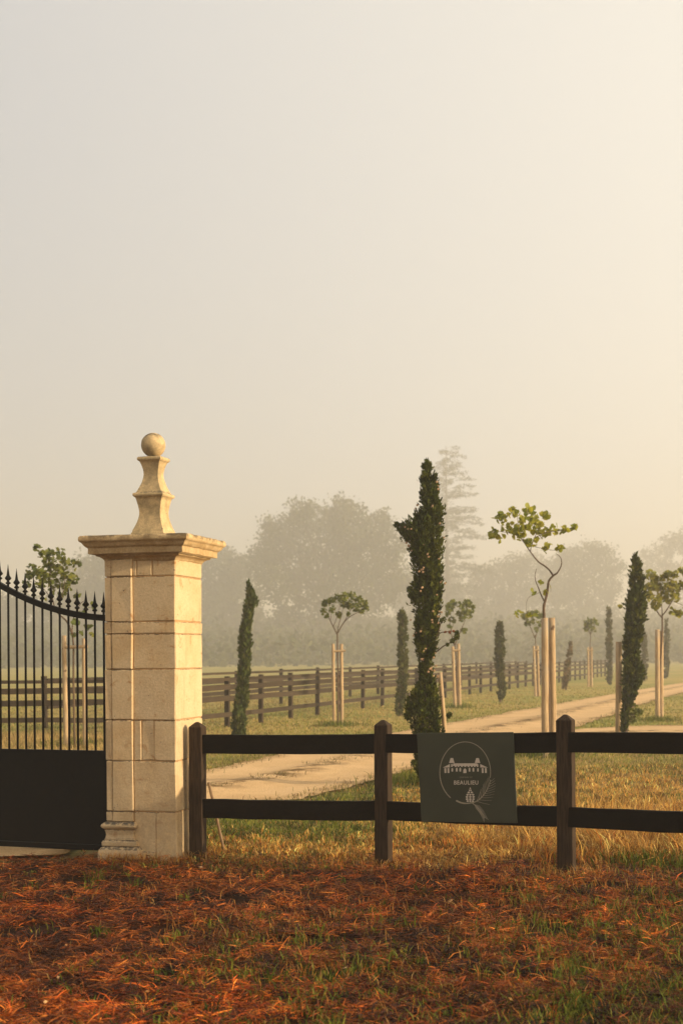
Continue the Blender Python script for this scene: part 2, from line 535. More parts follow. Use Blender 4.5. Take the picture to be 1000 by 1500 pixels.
M = {
    'stone': stone_mat(),
    'capstone': lichen_stone('weathered capstone', (0.42, 0.28, 0.13)),
    'finial': lichen_stone('weathered finial stone', (0.33, 0.25, 0.135)),
    'mortar': simple('ochre mortar', (0.46, 0.265, 0.11), (0.36, 0.20, 0.08), 30, 0.95, 0.5, 0.004),
    'iron': simple('black painted iron', (0.005, 0.0045, 0.004), (0.007, 0.006, 0.005), 20, 0.55, 0.1, 0.001, spec=0.15),
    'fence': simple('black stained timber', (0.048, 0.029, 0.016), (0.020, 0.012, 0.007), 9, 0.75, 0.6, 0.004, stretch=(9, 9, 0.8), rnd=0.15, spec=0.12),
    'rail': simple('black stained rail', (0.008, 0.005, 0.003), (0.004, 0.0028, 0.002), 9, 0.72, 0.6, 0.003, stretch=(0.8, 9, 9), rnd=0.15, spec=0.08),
    'paddock': simple('brown paddock timber', (0.050, 0.034, 0.020), (0.030, 0.021, 0.013), 5, 0.85, 0.3, 0.004, rnd=0.25, spec=0.15),
    'stake': stake_mat(),
    'bark': simple('young bark', (0.13, 0.085, 0.05), (0.075, 0.05, 0.032), 18, 0.9, 0.7, 0.006, stretch=(3, 3, 0.7)),
    'bark_dark': simple('dark bark', (0.07, 0.05, 0.034), (0.04, 0.03, 0.022), 6, 0.9, 0.6, 0.03),
    'stick': simple('weathered stick', (0.24, 0.16, 0.09), (0.12, 0.075, 0.04), 14, 0.85, 0.4, 0.003, stretch=(6, 6, 0.6)),
    'sign': simple('dark green sign panel', (0.050, 0.053, 0.034), (0.043, 0.046, 0.029), 3, 0.55, 0.03, 0.001, spec=0.25),
    'print': simple('cream sign print', (0.58, 0.50, 0.40), (0.54, 0.46, 0.37), 30, 0.6, 0.0, 0.001),
    'printdim': simple('faded cream sign print', (0.33, 0.28, 0.20), (0.30, 0.26, 0.19), 30, 0.6, 0.0, 0.001),
    'cone': simple('pale cypress cone', (0.46, 0.30, 0.17), (0.33, 0.20, 0.11), 40, 0.8, 0.3, 0.002),
    'blade': leafy('grass blade', 0.30, 0.65, 0.15),
    'needle': leafy('dead needle', 0.12, 0.6, 0.2),
    'leaf': leafy('leaf', 0.42, 0.5, 0.3),
    'cypress': leafy('cypress spray', 0.12, 0.8, 0.04),
    'farleaf': leafy('far leaf', 0.25, 0.7, 0.1),
    'redbud': leafy('redbud leaf', 0.52, 0.45, 0.3, color=((0.18, 0.215, 0.016), (0.42, 0.38, 0.03))),
    'ground': ground_mat(),
    'gravel': gravel_mat(),
}

# ------------------------------------------------------------------ ground, drive, haze
def build_ground():
    far = [14, 16, 19, 23, 28, 36, 48, 65, 90, 130, 200, 320, 520, 900, 1500]
    xs = [-v for v in reversed(far)] + list(_GX) + far
    ys = [-1500, -900, -500, -300, -160, -80, -40, -20, -10, -5] + list(_GY) + [49, 52, 56, 62, 70, 80, 95, 120, 160, 220, 320, 500, 900, 1500]
    V = [(x, y, float(gzv(np.array([float(x)]), np.array([float(y)]))[0])) for y in ys for x in xs]
    nx = len(xs)
    F = [(j * nx + i, j * nx + i + 1, (j + 1) * nx + i + 1, (j + 1) * nx + i) for j in range(len(ys) - 1) for i in range(nx - 1)]
    o = put('ground', mesh_pf('ground', V, F, True), M['ground'])
    tag(o, 'meadow ground of dry needles, straw and grass', kind='structure')

ROAD_L = [(-4.75, 11.95), (-3.95, 15), (-2.9, 18.5), (-1.95, 21.1), (-0.83, 24.8), (2.58, 34.7), (6.6, 46), (11.6, 60), (19.8, 82), (34, 120), (64, 200)]
ROAD_R = [(-2.46, 11.98), (-2.0, 13.7), (-1.40, 15.6), (-0.35, 17.0), (1.1, 21.1), (5.0, 31.6), (9.97, 47), (14.5, 60.5), (22.4, 82), (37, 120), (68, 200)]

def resample(pts, n):
    P = np.array(pts, float)
    # Catmull-Rom through the given points, evenly in parameter
    m = len(P)
    out = []
    for k in range(n):
        t = k / (n - 1) * (m - 1)
        i = min(int(t), m - 2)
        f = t - i
        p0, p1, p2, p3 = P[max(i - 1, 0)], P[i], P[i + 1], P[min(i + 2, m - 1)]
        out.append(0.5 * ((2 * p1) + (-p0 + p2) * f + (2 * p0 - 5 * p1 + 4 * p2 - p3) * f * f + (-p0 + 3 * p1 - 3 * p2 + p3) * f ** 3))
    return np.array(out)

RL = resample(ROAD_L, 240)
RR = resample(ROAD_R, 240)

def sheet_between(name, L, Rr, cols, lift, jitter):
    V, F, U = [], [], []
    n = len(L)
    for i in range(n):
        a, b = L[i], Rr[i]
        w = np.linalg.norm(b - a)
        ja = jitter * (mnoise.noise(Vector((a[0] * 1.7, a[1] * 1.7, 1))) + 0.6 * mnoise.noise(Vector((a[0] * 6, a[1] * 6, 2))))
        jb = jitter * (mnoise.noise(Vector((b[0] * 1.7, b[1] * 1.7, 5))) + 0.6 * mnoise.noise(Vector((b[0] * 6, b[1] * 6, 7))))
        for k in range(cols + 1):
            t = k / cols
            t = t * (1 + (ja + jb) / w) - ja / w
            p = a + (b - a) * t
            U.append(k / cols)
            crown = 0.03 * math.exp(-((k / cols - 0.5) / 0.12) ** 2) - 0.015 * (math.exp(-((k / cols - 0.27) / 0.1) ** 2) + math.exp(-((k / cols - 0.73) / 0.1) ** 2))
            z = float(gzv(np.array([p[0]]), np.array([p[1]]))[0]) + lift + crown
            V.append((p[0], p[1], z))
    m = cols + 1
    for i in range(n - 1):
        for k in range(cols):
            F.append((i * m + k, i * m + k + 1, (i + 1) * m + k + 1, (i + 1) * m + k))
    me = mesh_pf(name, V, F, True)
    at_ = me.attributes.new('across', 'FLOAT', 'POINT')
    at_.data.foreach_set('value', U)
    return me

SL = resample([(4.0, 30.6), (6.5, 32.6), (10, 33.6), (16, 34.2), (26, 35.2), (60, 40)], 60)
SR = resample([(3.2, 27.6), (6.0, 28.2), (10, 29.0), (16, 29.8), (26, 31.0), (60, 36)], 60)

def inside_strip(x, y, L, Rr, margin=0.0):
    """True where (x, y) lies on the strip (works row by row in y or x)"""
    Ly = L[:, 1]; Ry = Rr[:, 1]
    xl = np.interp(y, Ly, L[:, 0]); xr = np.interp(y, Ry, Rr[:, 0])
    return (x > xl - margin) & (x < xr + margin) & (y > 11.95)

def on_road(x, y, margin=0.0):
    a = inside_strip(x, y, RL, RR, margin)
    yl = np.interp(x, SL[:, 0], SL[:, 1]); yr = np.interp(x, SR[:, 0], SR[:, 1])
    return a | ((x > 3.2) & (x < 60) & (y > yr - margin) & (y < yl + margin))

def build_drive():
    o = put('drive', sheet_between('drive', RL, RR, 12, 0.030, 0.16), M['gravel'])
    tag(o, 'sandy gravel drive curving away from the gate into the mist', kind='structure')
    o = put('path', sheet_between('path', SL, SR, 6, 0.024, 0.12), M['gravel'])
    tag(o, 'sandy side path branching off the drive', kind='structure')

def build_haze():
    mb = MB()
    mb.box(-1600, 1600, -1600, 1600, -1.6, 64)
    m = bpy.data.materials.new('mist')
    m.use_nodes = True
    nt = m.node_tree
    nt.nodes.remove(nt.nodes['Principled BSDF'])
    v = nt.nodes.new('ShaderNodeVolumePrincipled')
    v.inputs['Color'].default_value = (0.90, 0.86, 0.80, 1)
    v.inputs['Density'].default_value = HAZE_DENSITY
    v.inputs['Anisotropy'].default_value = 0.5
    nt.links.new(v.outputs[0], nt.nodes['Material Output'].inputs['Volume'])
    o = mb.build('haze', m)
    tag(o, kind='stuff')

build_ground()
build_drive()
build_haze()

# ------------------------------------------------------------------ stone pillar
PC = Vector((-1.367, 11.72, 0))                       # near right corner of the shaft
PYAW = R(-15)
PR_ = Vector((math.cos(PYAW), math.sin(PYAW), 0))      # along the front, to the right
PN = Vector((math.sin(PYAW), -math.cos(PYAW), 0))      # outward from the front
PS = 0.617
P_CENTRE = PC - PR_ * PS / 2 - PN * PS / 2

def stone_block(parent, x0, x1, y0, y1, z0, z1, name='stone_block', material=None):
    """one dressed stone: chamfered, slightly out of true"""
    bm = bmesh.new()
    bmesh.ops.create_cube(bm, size=1)
    for v in bm.verts:
        v.co = Vector(((x0 + x1) / 2 + v.co.x * (x1 - x0), (y0 + y1) / 2 + v.co.y * (y1 - y0), (z0 + z1) / 2 + v.co.z * (z1 - z0)))
        v.co += Vector((random.uniform(-1, 1), random.uniform(-1, 1), random.uniform(-1, 1))) * 0.0025
    bmesh.ops.bevel(bm, geom=list(bm.edges), offset=0.007, segments=1, affect='EDGES')
    for v in bm.verts:
        v.co += Vector((random.uniform(-1, 1), random.uniform(-1, 1), random.uniform(-1, 1))) * 0.0022
    me = bpy.data.meshes.new(name)
    bm.to_mesh(me); bm.free()
    return put(name, me, material or M['stone'], parent)

def build_pillar():
    root = empty('stone_pillar', P_CENTRE, 'tall cream limestone gate pillar with moulded cap and ball finial beside the black gate', 'pillar', rz=PYAW)
    h = PS / 2
    core = MB()
    core.box(-h + 0.007, h - 0.007, -h + 0.007, h - 0.007, -0.15, 2.53)
    core.build('mortar_core', M['mortar'], root)
    zs = [-0.12, 0.415, 0.837, 1.175, 1.597, 1.89, 1.991, 2.368, 2.515]
    xp = -h + 0.39 * PS                                # edge between pilaster and main face
    xw = h                                             # right edge
    # vertical joints of the main face, per course, as fractions of the main width
    cuts = [[0.52], [], [0.19, 0.49], [], [], [], [], [], [0.12, 0.48]]
    j = 0.0024
    order = [0, 1, 2, 3, 4, 5, 6, 7]
    cutmap = {0: [0.52], 1: [], 2: [0.19, 0.49], 3: [], 4: [], 5: [], 6: [], 7: [0.10, 0.46]}
    for i in order:
        z0, z1 = zs[i] + j, zs[i + 1] - j
        proud = random.uniform(-0.002, 0.003)
        xs = [xp + 0.004] + [xp + f * (xw - xp) for f in cutmap[i]] + [xw]
        for k in range(len(xs) - 1):
            a = xs[k] + (j if k else 0)
            b = xs[k + 1] - (j if k < len(xs) - 2 else 0)
            last = k == len(xs) - 2
            pk = proud + random.uniform(-0.002, 0.002)
            if last:
                stone_block(root, a, b + random.uniform(-0.002, 0.003), -h - pk, h + 0.002, z0, z1)
            else:
                stone_block(root, a, b, -h - pk, -h + 0.2, z0, z1)
        # pilaster strip, two stones deep in plan: narrow return and broad face
        zz0 = max(z0, 0.33)
        e = -h + 0.055
        dl = random.uniform(-0.004, 0.003)
        stone_block(root, -h - 0.004 + dl, e - 0.003, -h - 0.015, h - 0.05, zz0, z1, 'pilaster_stone')
        stone_block(root, e + 0.002, xp, -h - 0.019 + random.uniform(-0.001, 0.002), -h + 0.15, zz0, z1, 'pilaster_stone')
    # moulded base of the pilaster
    base = empty('pilaster_base', (0, 0, 0), None, None)
    base.parent = root
    def ring(name, x0, x1, fr, z0, z1, prof):
        mb = MB()
        n = 18
        lens = [(x0, h - 0.06), (x0, -h), (x1, -h)]
        vs_, fs = [], []
        rows = len(prof)
        def outline(o):
            return [(x0 - o, h - 0.08), (x0 - o, -h - fr - o), ((x0 + x1) / 2, -h - fr - o), (x1 + o, -h - fr - o), (x1 + o, -h + 0.05)]
        for o_, t in prof:
            for (x, y) in outline(o_):
                q = Vector((x, y, z0 + (z1 - z0) * t))
                vs_.append(q + mnoise.noise_vector(q * 17) * 0.004)
        m = 5
        for i in range(rows - 1):
            for k in range(m - 1):
                fs.append((i * m + k, i * m + k + 1, (i + 1) * m + k + 1, (i + 1) * m + k))
        fs.append(tuple(reversed(range(m))))
        fs.append(tuple(range((rows - 1) * m, rows * m)))
        mb.add(vs_, fs)
        ob = mb.build(name, M['stone'], base)
        bv = ob.modifiers.new('bevel', 'BEVEL'); bv.width = 0.006; bv.segments = 2; bv.limit_method = 'ANGLE'; bv.angle_limit = R(40)
        return ob
    tor = [(0.002 + 0.028 * math.sin(math.pi * t), t) for t in np.linspace(0, 1, 9)]
    ring('plinth', -h - 0.005, xp + 0.035, 0.040, -0.12, 0.125, [(0.046, 0), (0.046, 0.55), (0.046, 0.80), (0.040, 0.9), (0.024, 0.97), (0.012, 1.0)])
    ring('plinth_slab', -h - 0.004, xp + 0.02, 0.040, 0.128, 0.178, [(0.022, 0), (0.024, 0.6), (0.016, 0.9), (0.008, 1.0)])
    ring('scotia', -h + 0.0, xp + 0.005, 0.034, 0.180, 0.262, [(0.012, 0), (0.004, 0.2), (0.0, 0.5), (0.003, 0.8), (0.010, 1.0)])
    ring('torus', -h - 0.004, xp + 0.006, 0.034, 0.264, 0.326, tor)
    sb = stone_block(root, xp + 0.05, xp + 0.19, -h - 0.025, -h + 0.1, -0.12, 0.085, 'foot_stone')
    # moulded cap
    prof = [(h - 0.02, 2.495), (h + 0.004, 2.497), (h + 0.010, 2.510), (h + 0.022, 2.522), (h + 0.040, 2.531), (h + 0.058, 2.536), (h + 0.062, 2.539), (h + 0.063, 2.550)]
    prof += [(h + 0.104, 2.553), (h + 0.108, 2.558), (h + 0.109, 2.598), (h + 0.112, 2.603)]
    for t in np.linspace(0, 1, 7):
        prof.append((h + 0.113 + 0.036 * t, 2.606 + 0.040 * (t ** 1.8)))
    prof += [(h + 0.155, 2.650), (h + 0.164, 2.655), (h + 0.169, 2.668), (h + 0.168, 2.690), (h + 0.158, 2.703), (h + 0.10, 2.709), (0.20, 2.725), (0.1, 2.73)]
    mb = MB()
    mb.square_sweep(prof, div=16, jit=0.0042)
    cap = mb.build('moulded_cap', M['capstone'], root, True)
    # finial: two concave tiers and a ball
    fz = 2.715
    fp = [(0.146, fz), (0.148, fz + 0.028), (0.140, fz + 0.036), (0.138, fz + 0.052)]
    for t in np.linspace(0, 1, 13):
        w = 0.136 + (0.094 - 0.136) * math.sin(min(t / 0.55, 1) * math.pi / 2) if t < 0.55 else 0.094 + 0.024 * ((t - 0.55) / 0.45) ** 1.5
        fp.append((w, fz + 0.056 + t * 0.275))
    fp += [(0.126, fz + 0.335), (0.136, fz + 0.343), (0.137, fz + 0.360), (0.130, fz + 0.368)]
    for t in np.linspace(0, 1, 13):
        w = 0.114 + (0.064 - 0.114) * math.sin(min(t / 0.62, 1) * math.pi / 2) if t < 0.62 else 0.064 + 0.024 * ((t - 0.62) / 0.38) ** 1.5
        fp.append((w, fz + 0.374 + t * 0.262))
    fp += [(0.096, fz + 0.642), (0.106, fz + 0.650), (0.107, fz + 0.668), (0.098, fz + 0.678), (0.05, fz + 0.684)]
    mb = MB()
    mb.square_sweep(fp, div=8, jit=0.0022)
    fin = mb.build('finial', M['finial'], root, True)
    bm = bmesh.new()
    bmesh.ops.create_uvsphere(bm, u_segments=36, v_segments=22, radius=0.104)
    for v in bm.verts:
        v.co += v.co.normalized() * 0.0025 * mnoise.noise(v.co * 14) + Vector((0, 0, fz + 0.784))
    me = bpy.data.meshes.new('ball'); bm.to_mesh(me); bm.free()
    me.polygons.foreach_set('use_smooth', [True] * len(me.polygons))
    put('ball', me, M['finial'], fin)
build_pillar()

# ------------------------------------------------------------------ iron gate
def build_gate():
    hinge = Vector((-1.90, 12.18, 0.0))
    yaw = math.atan2(-0.34, 0.94)              # local -x runs along the leaf, away from the pillar
    root = empty('iron_gate', hinge, 'black iron gate leaf with spear points over a solid lower panel', 'gate', rz=yaw)
    W = 2.15
    def ztop(t):
        return 2.032 + 0.222 * t * t if t < 1.3 else 2.032 + 0.222 * 1.69 + 0.577 * (t - 1.3) - 0.18 * (t - 1.3) ** 2
    # frame
    mb = MB(); mb.bar((-0.025, 0, 0.04), (-0.025, 0, 2.02), 0.05, 0.05, Vector((0, 1, 0))); mb.build('hinge_stile', M['iron'], root)
    mb = MB(); mb.bar((-W, 0, 0.04), (-W, 0, ztop(W)), 0.05, 0.05, Vector((0, 1, 0))); mb.build('meeting_stile', M['iron'], root)
    n = 40
    vs_, fs = [], []
    for i in range(n + 1):
        t = W * i / n
        z = ztop(t)
        for dy, dz in ((-0.021, -0.027), (0.021, -0.027), (0.021, 0.027), (-0.021, 0.027)):
            vs_.append((-t, dy, z + dz))
    for i in range(n):
        for k in range(4):
            fs.append((i * 4 + k, i * 4 + (k + 1) % 4, (i + 1) * 4 + (k + 1) % 4, (i + 1) * 4 + k))
    fs += [(3, 2, 1, 0), tuple(range(n * 4, n * 4 + 4))]
    put('top_rail', mesh_pf('top_rail', vs_, fs), M['iron'], root)
    mb = MB(); mb.box(-W + 0.025, -0.05, -0.022, 0.022, 0.865, 0.895); mb.build('lock_rail', M['iron'], root)
    mb = MB(); mb.box(-W + 0.025, -0.05, -0.026, 0.026, 0.036, 0.082); mb.build('bottom_rail', M['iron'], root)
    mb = MB(); mb.box(-W + 0.025, -0.05, -0.006, 0.006, 0.084, 0.852); mb.build('solid_panel', M['iron'], root)
    mb = MB(); mb.box(-W + 0.025, -0.05, -0.012, 0.012, 0.845, 0.8645); mb.build('panel_bead', M['iron'], root)
    sp = MB(); sp.lathe([(0.010, 0.0), (0.010, 0.022), (0.021, 0.026), (0.023, 0.036), (0.012, 0.046), (0.010, 0.054), (0.026, 0.068), (0.029, 0.078), (0.020, 0.090), (0.014, 0.100), (0.012, 0.112), (0.007, 0.150), (0.001, 0.200)], 10)
    sp_me = sp.mesh('spear_point', True)
    barm = MB(); barm.lathe([(0.010, 0), (0.010, 1)], 8)
    bar_me = barm.mesh('bar', True)
    t = 0.062
    while t < W - 0.04:
        b = put('bar', bar_me, M['iron'], root)
        b.location = (-t, 0, 0.89)
        b.scale = (1, 1, ztop(t) - 0.91)
        s = put('spear_point', sp_me, M['iron'], b)
        s.matrix_parent_inverse = Matrix.Diagonal((1, 1, 1 / (ztop(t) - 0.91), 1))
        s.location = (0, 0, 1.0 * (ztop(t) - 0.91) + 0.045)
        t += 0.0865
build_gate()

# ------------------------------------------------------------------ near timber fence
F_POSTS = [at(289.5, 1160, 11.9), at(561, 1160, 11.47), at(828.5, 1165, 10.42), Vector((2.92, 8.94, 0))]
F_BOT = [1257, 1266, 1281, None]
F_TOP = [1057.5, 1054.5, 1046.5, None]
F_YAW = [-16, -21, -22, -40]

def build_fence():
    root = empty('ranch_fence', (F_POSTS[1].x, F_POSTS[1].y, 0), 'black stained two rail timber fence running right from the pillar', 'fence')
    loc0 = root.location.copy()
    for i, p in enumerate(F_POSTS):
        w = 0.058
        zt = at(p.x, F_TOP[i], p.y).z if F_TOP[i] else 1.32
        dx = 0
        zt = (EYE - unroll(500 + p.x / p.y * FPX, F_TOP[i])[1] / FPX * p.y) if F_TOP[i] else 1.335
        zs_ = zt - 0.042
        mb = MB()
        vs_ = []
        levels = [-0.4, 0.2, 0.5, 0.8, zs_]
        for z in levels:
            for sx, sy in ((-1, -1), (1, -1), (1, 1), (-1, 1)):
                vs_.append(Vector((sx * w + random.uniform(-1, 1) * 0.0015, sy * w + random.uniform(-1, 1) * 0.0015, z)))
        k0 = len(vs_)
        for sx, sy in ((-1, -1), (1, -1), (1, 1), (-1, 1)):
            vs_.append(Vector((sx * 0.012, sy * 0.012, zt)))
        fs = [(j * 4 + k, j * 4 + (k + 1) % 4, (j + 1) * 4 + (k + 1) % 4, (j + 1) * 4 + k) for j in range(len(levels)) for k in range(4)]
        fs.append((k0, k0 + 1, k0 + 2, k0 + 3))
        mb.add(vs_, fs)
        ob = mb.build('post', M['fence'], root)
        ob.location = Vector((p.x, p.y, 0)) - loc0
        ob.rotation_euler = (random.uniform(-0.004, 0.004), random.uniform(-0.004, 0.004), R(F_YAW[i]))
        bv = ob.modifiers.new('bevel', 'BEVEL'); bv.width = 0.004; bv.segments = 1; bv.limit_method = 'ANGLE'; bv.angle_limit = R(35)
    # rails: heights (top edge) at both ends, from the photograph
    spans = []
    A, B, C_, D = F_POSTS
    def zpx(py, p):
        return EYE - unroll(500 + p.x / p.y * FPX, py)[1] / FPX * p.y
    spans.append((A, B, zpx(1075.5, A), zpx(1075, B), zpx(1169.5, A), zpx(1173, B), 0.158))
    spans.append((B, C_, zpx(1075, B), zpx(1072, C_), zpx(1172.5, B), zpx(1181, C_), 0.150))
    zc1, zc2 = zpx(1072, C_), zpx(1181, C_)
    spans.append((C_, D, zc1, zc1 + 0.074, zc2, zc2 + 0.094, 0.146))
    for (a, b, t0, t1, b0, b1, hh) in spans:
        d = (b - a); d.z = 0; L = d.length; d.normalize()
        for z0, z1 in ((t0, t1), (b0, b1)):
            e0 = a + d * 0.03; e1 = b - d * 0.03
            n = 7
            s = Vector((d.y, -d.x, 0))           # towards the camera
            off = s * 0.018
            vs_, fs = [], []
            for i in range(n + 1):
                t = i / n
                c = e0.lerp(e1, t) + off
                z = z0 + (z1 - z0) * t - hh / 2 + random.uniform(-1, 1) * 0.0022 - 0.006 * math.sin(math.pi * t)
                q = 0.0015
                for sy, sz in ((1, -1), (-1, -1), (-1, 1), (1, 1)):
                    v = c + s * sy * 0.022 + s * random.uniform(-q, q)
                    vs_.append(Vector((v.x, v.y, z + sz * hh / 2 + random.uniform(-q, q))) - loc0)
            for i in range(n):
                for k in range(4):
                    fs.append((i * 4 + k, i * 4 + (k + 1) % 4, (i + 1) * 4 + (k + 1) % 4, (i + 1) * 4 + k))
            fs += [(3, 2, 1, 0), tuple(range(n * 4, n * 4 + 4))]
            me = mesh_pf('rail', vs_, fs)
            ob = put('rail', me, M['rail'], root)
            bv = ob.modifiers.new('bevel', 'BEVEL'); bv.width = 0.004; bv.segments = 1; bv.limit_method = 'ANGLE'; bv.angle_limit = R(35)
    return spans
build_fence()

# ------------------------------------------------------------------ sign on the fence
def build_sign():
    B, C_ = F_POSTS[1], F_POSTS[2]
    d = C_ - B; d.z = 0; d.normalize()
    s = Vector((d.y, -d.x, 0))
    mid = B.lerp(C_, 0.45); mid.z = 0.9
    p0 = mid + s * (0.018 + 0.022 + 0.012)               # front face of the board
    org = on_plane(683.5, 1139, p0, s)
    root = empty('entrance_sign', org, 'dark green square sign with cream castle emblem hung on the fence rails', 'sign')
    def P(px, py, lift=0.0):
        return on_plane(px, py, p0, s) + s * lift - org
    quad = [P(616.7, 1203.5), P(757, 1206), P(751, 1072.4), P(610, 1074)]
    vs_ = [q for q in quad] + [q - s * 0.010 for q in quad]
    me = mesh_pf('board', vs_, [(0, 1, 2, 3), (7, 6, 5, 4), (0, 4, 5, 1), (1, 5, 6, 2), (2, 6, 7, 3), (3, 7, 4, 0)])
    ob = put('board', me, M['sign'], root)
    bv = ob.modifiers.new('bevel', 'BEVEL'); bv.width = 0.002; bv.segments = 1
    def E_(cx, cy, lift=0.0016):
        return P(640 + cx / 11.11, 1080 + cy / 11.11, lift)
    def poly(mb, pts):
        n = len(pts)
        mb.add([E_(*p) for p in pts] + [E_(p[0], p[1], 0.0003) for p in pts],
               [tuple(reversed(range(n)))] + [(i, (i + 1) % n, (i + 1) % n + n, i + n) for i in range(n)])
    def ribbon(mb, pts, w0, w1=None):
        w1 = w0 if w1 is None else w1
        P2 = [np.array(p, float) for p in pts]
        n = len(P2)
        L, Rr = [], []
        for i in range(n):
            t = P2[min(i + 1, n - 1)] - P2[max(i - 1, 0)]
            t = t / (np.linalg.norm(t) + 1e-9)
            nn = np.array((-t[1], t[0]))
            w = (w0 + (w1 - w0) * i / (n - 1)) / 2
            L.append(P2[i] + nn * w); Rr.append(P2[i] - nn * w)
        for i in range(n - 1):
            poly(mb, [tuple(L[i]), tuple(L[i + 1]), tuple(Rr[i + 1]), tuple(Rr[i])])
    # oval
    mb = MB()
    pts = []
    for k in range(90):
        a = R(120 + k / 89 * (352 - 120) + 0)
        a = R(125 + (370 - 125) * k / 89)
        pts.append((455 + 412 * math.cos(a), 575 + 500 * math.sin(a)))
    ribbon(mb, pts, 12, 10)
    mb.build('oval_ring', M['printdim'], root)
    # castle
    mb = MB()
    poly(mb, [(262, 424), (648, 424), (655, 466), (255, 466)])
    for x in (238, 655):
        poly(mb, [(x - 20, 338), (x + 20, 338), (x + 44, 418), (x - 44, 418)])
        poly(mb, [(x - 12, 445), (x, 430), (x + 12, 445), (x + 12, 482), (x - 12, 482)])
        poly(mb, [(x - 5, 510), (x + 7, 500), (x + 19, 510), (x + 19, 558), (x - 5, 558)])
    poly(mb, [(92, 494), (205, 436), (205, 490)])
    poly(mb, [(700, 436), (822, 494), (700, 490)])
    for x in (318, 375, 525, 588):
        poly(mb, [(x - 13, 508), (x, 492), (x + 13, 508), (x + 13, 558), (x - 13, 558)])
    poly(mb, [(425, 582), (425, 530), (450, 503), (475, 530), (475, 582)])
    for x in (132, 182, 738, 790):
        poly(mb, [(x - 15, 502), (x + 13, 502), (x + 16, 580), (x - 12, 580)])
    for x in (300, 345, 402, 455, 508, 562, 610):
        poly(mb, [(x - 17, 466), (x + 17, 466), (x + 10, 482), (x - 10, 482)])
    mb.build('castle_emblem', M['print'], root)
    # pine cone
    mb = MB()
    rows = [(835, 26, 1), (868, 44, 2), (902, 92, 2), (938, 130, 3), (974, 152, 3), (1010, 150, 3), (1042, 120, 3)]
    for y, w, n in rows:
        for k in range(n):
            x = 537 + (0 if n == 1 else (k / (n - 1) - 0.5) * (w - w / n * 0.9))
            r = w / n * 0.46
            poly(mb, [(x - r, y - 6), (x - r * 0.2, y - 19), (x + r * 0.2, y - 19), (x + r, y - 6), (x + r * 0.55, y + 7), (x, y + 13), (x - r * 0.55, y + 7)])
    mb.build('pine_cone_emblem', M['print'], root)
    # pine branch
    mb = MB()
    stem = resample([(308, 1030), (380, 1062), (460, 1076), (560, 1066), (650, 1036), (735, 962), (795, 880), (845, 780), (872, 690)], 40)
    ribbon(mb, [tuple(p) for p in stem], 26, 5)
    for i in range(19, 39, 2):
        p = stem[i]
        t = stem[min(i + 1, 39)] - stem[i - 1]; t = t / np.linalg.norm(t)
        f = (i - 19) / 20
        L = 170 * (1 - f) ** 0.7 + 40
        for sgn in (1, -1):
            nrm = np.array((-t[1], t[0])) * sgn
            dirn = nrm * (0.75 if sgn > 0 else 0.62) + t * 0.75
            if sgn < 0 and f < 0.25: L2 = L * 0.85
            else: L2 = L
            q1 = p + dirn * L2 * 0.5 + t * 2
            q2 = p + dirn * L2 + np.array((0, -14))
            ribbon(mb, [tuple(p), tuple(q1), tuple(q2)], 6, 3)
    st2 = resample([(565, 1066), (640, 1125), (710, 1205), (770, 1310)], 16)
    ribbon(mb, [tuple(p) for p in st2], 14, 4)
    for i in range(3, 15):
        p = st2[i]
        t = st2[min(i + 1, 15)] - st2[i - 1]; t = t / np.linalg.norm(t)
        for sgn in (1, -1):
            nrm = np.array((-t[1], t[0])) * sgn
            dirn = nrm * 0.45 + t * 0.85
            ribbon(mb, [tuple(p), tuple(p + dirn * 50), tuple(p + dirn * 88)], 6, 3)
    mb.build('pine_branch_emblem', M['printdim'], root)
    # lettering
    def text(body, cx, cy, width, cap, name, mat, bold):
        cu = bpy.data.curves.new(name, 'FONT')
        cu.body = body
        cu.align_x = 'CENTER'; cu.align_y = 'CENTER'
        cu.size = 1.0
        cu.offset = bold
        cu.space_character = 1.12
        to = bpy.data.objects.new(name, cu)
        COL.objects.link(to)
        bpy.context.view_layer.update()
        dg = bpy.context.evaluated_depsgraph_get()
        me = bpy.data.meshes.new_from_object(to.evaluated_get(dg))
        bpy.data.objects.remove(to)
        co = np.array([v.co[:] for v in me.vertices])
        lo, hi = co.min(0), co.max(0)
        for v in me.vertices:
            u = (v.co.x - (lo[0] + hi[0]) / 2) / (hi[0] - lo[0]) * width
            w = (v.co.y - (lo[1] + hi[1]) / 2) / (hi[1] - lo[1]) * cap
            v.co = E_(cx + u, cy - w, 0.0016)
        me.update()
        me.materials.clear()
        return put(name, me, mat, root)
    text('BEAULIEU', 471, 737, 394, 66, 'lettering', M['print'], 0.012)
    text('CHATEAU DE', 468, 649, 205, 19, 'small_lettering', M['printdim'], 0.0)
    # two screws are hidden behind the rails; the board hangs on the rail faces
build_sign()

# ------------------------------------------------------------------ plants: generic builders
def unit(v):
    return v / (np.linalg.norm(v, axis=1, keepdims=True) + 1e-9)

def diamonds(c, d, L, W, roll):
    """leaf quads: base, side, tip, side"""
    d = unit(d)
    s = unit(np.cross(d, roll))
    base = c - d * (L * 0.5)[:, None]
    tip = c + d * (L * 0.5)[:, None]
    m = c - d * (L * 0.05)[:, None]
    V = np.stack([base, m + s * (W * 0.5)[:, None], tip, m - s * (W * 0.5)[:, None]], axis=1)
    return V.reshape(-1, 3)

def tints(n, cols, spread=0.25):
    cols = np.array(cols, float)
    c = cols[rng.integers(0, len(cols), n)]
    t = rng.random((n, 1))
    c2 = cols[rng.integers(0, len(cols), n)]
    c = c * (1 - t * 0.5) + c2 * t * 0.5
    return np.clip(c * (1 + spread * (rng.random((n, 1)) * 2 - 1)), 0.003, 1)

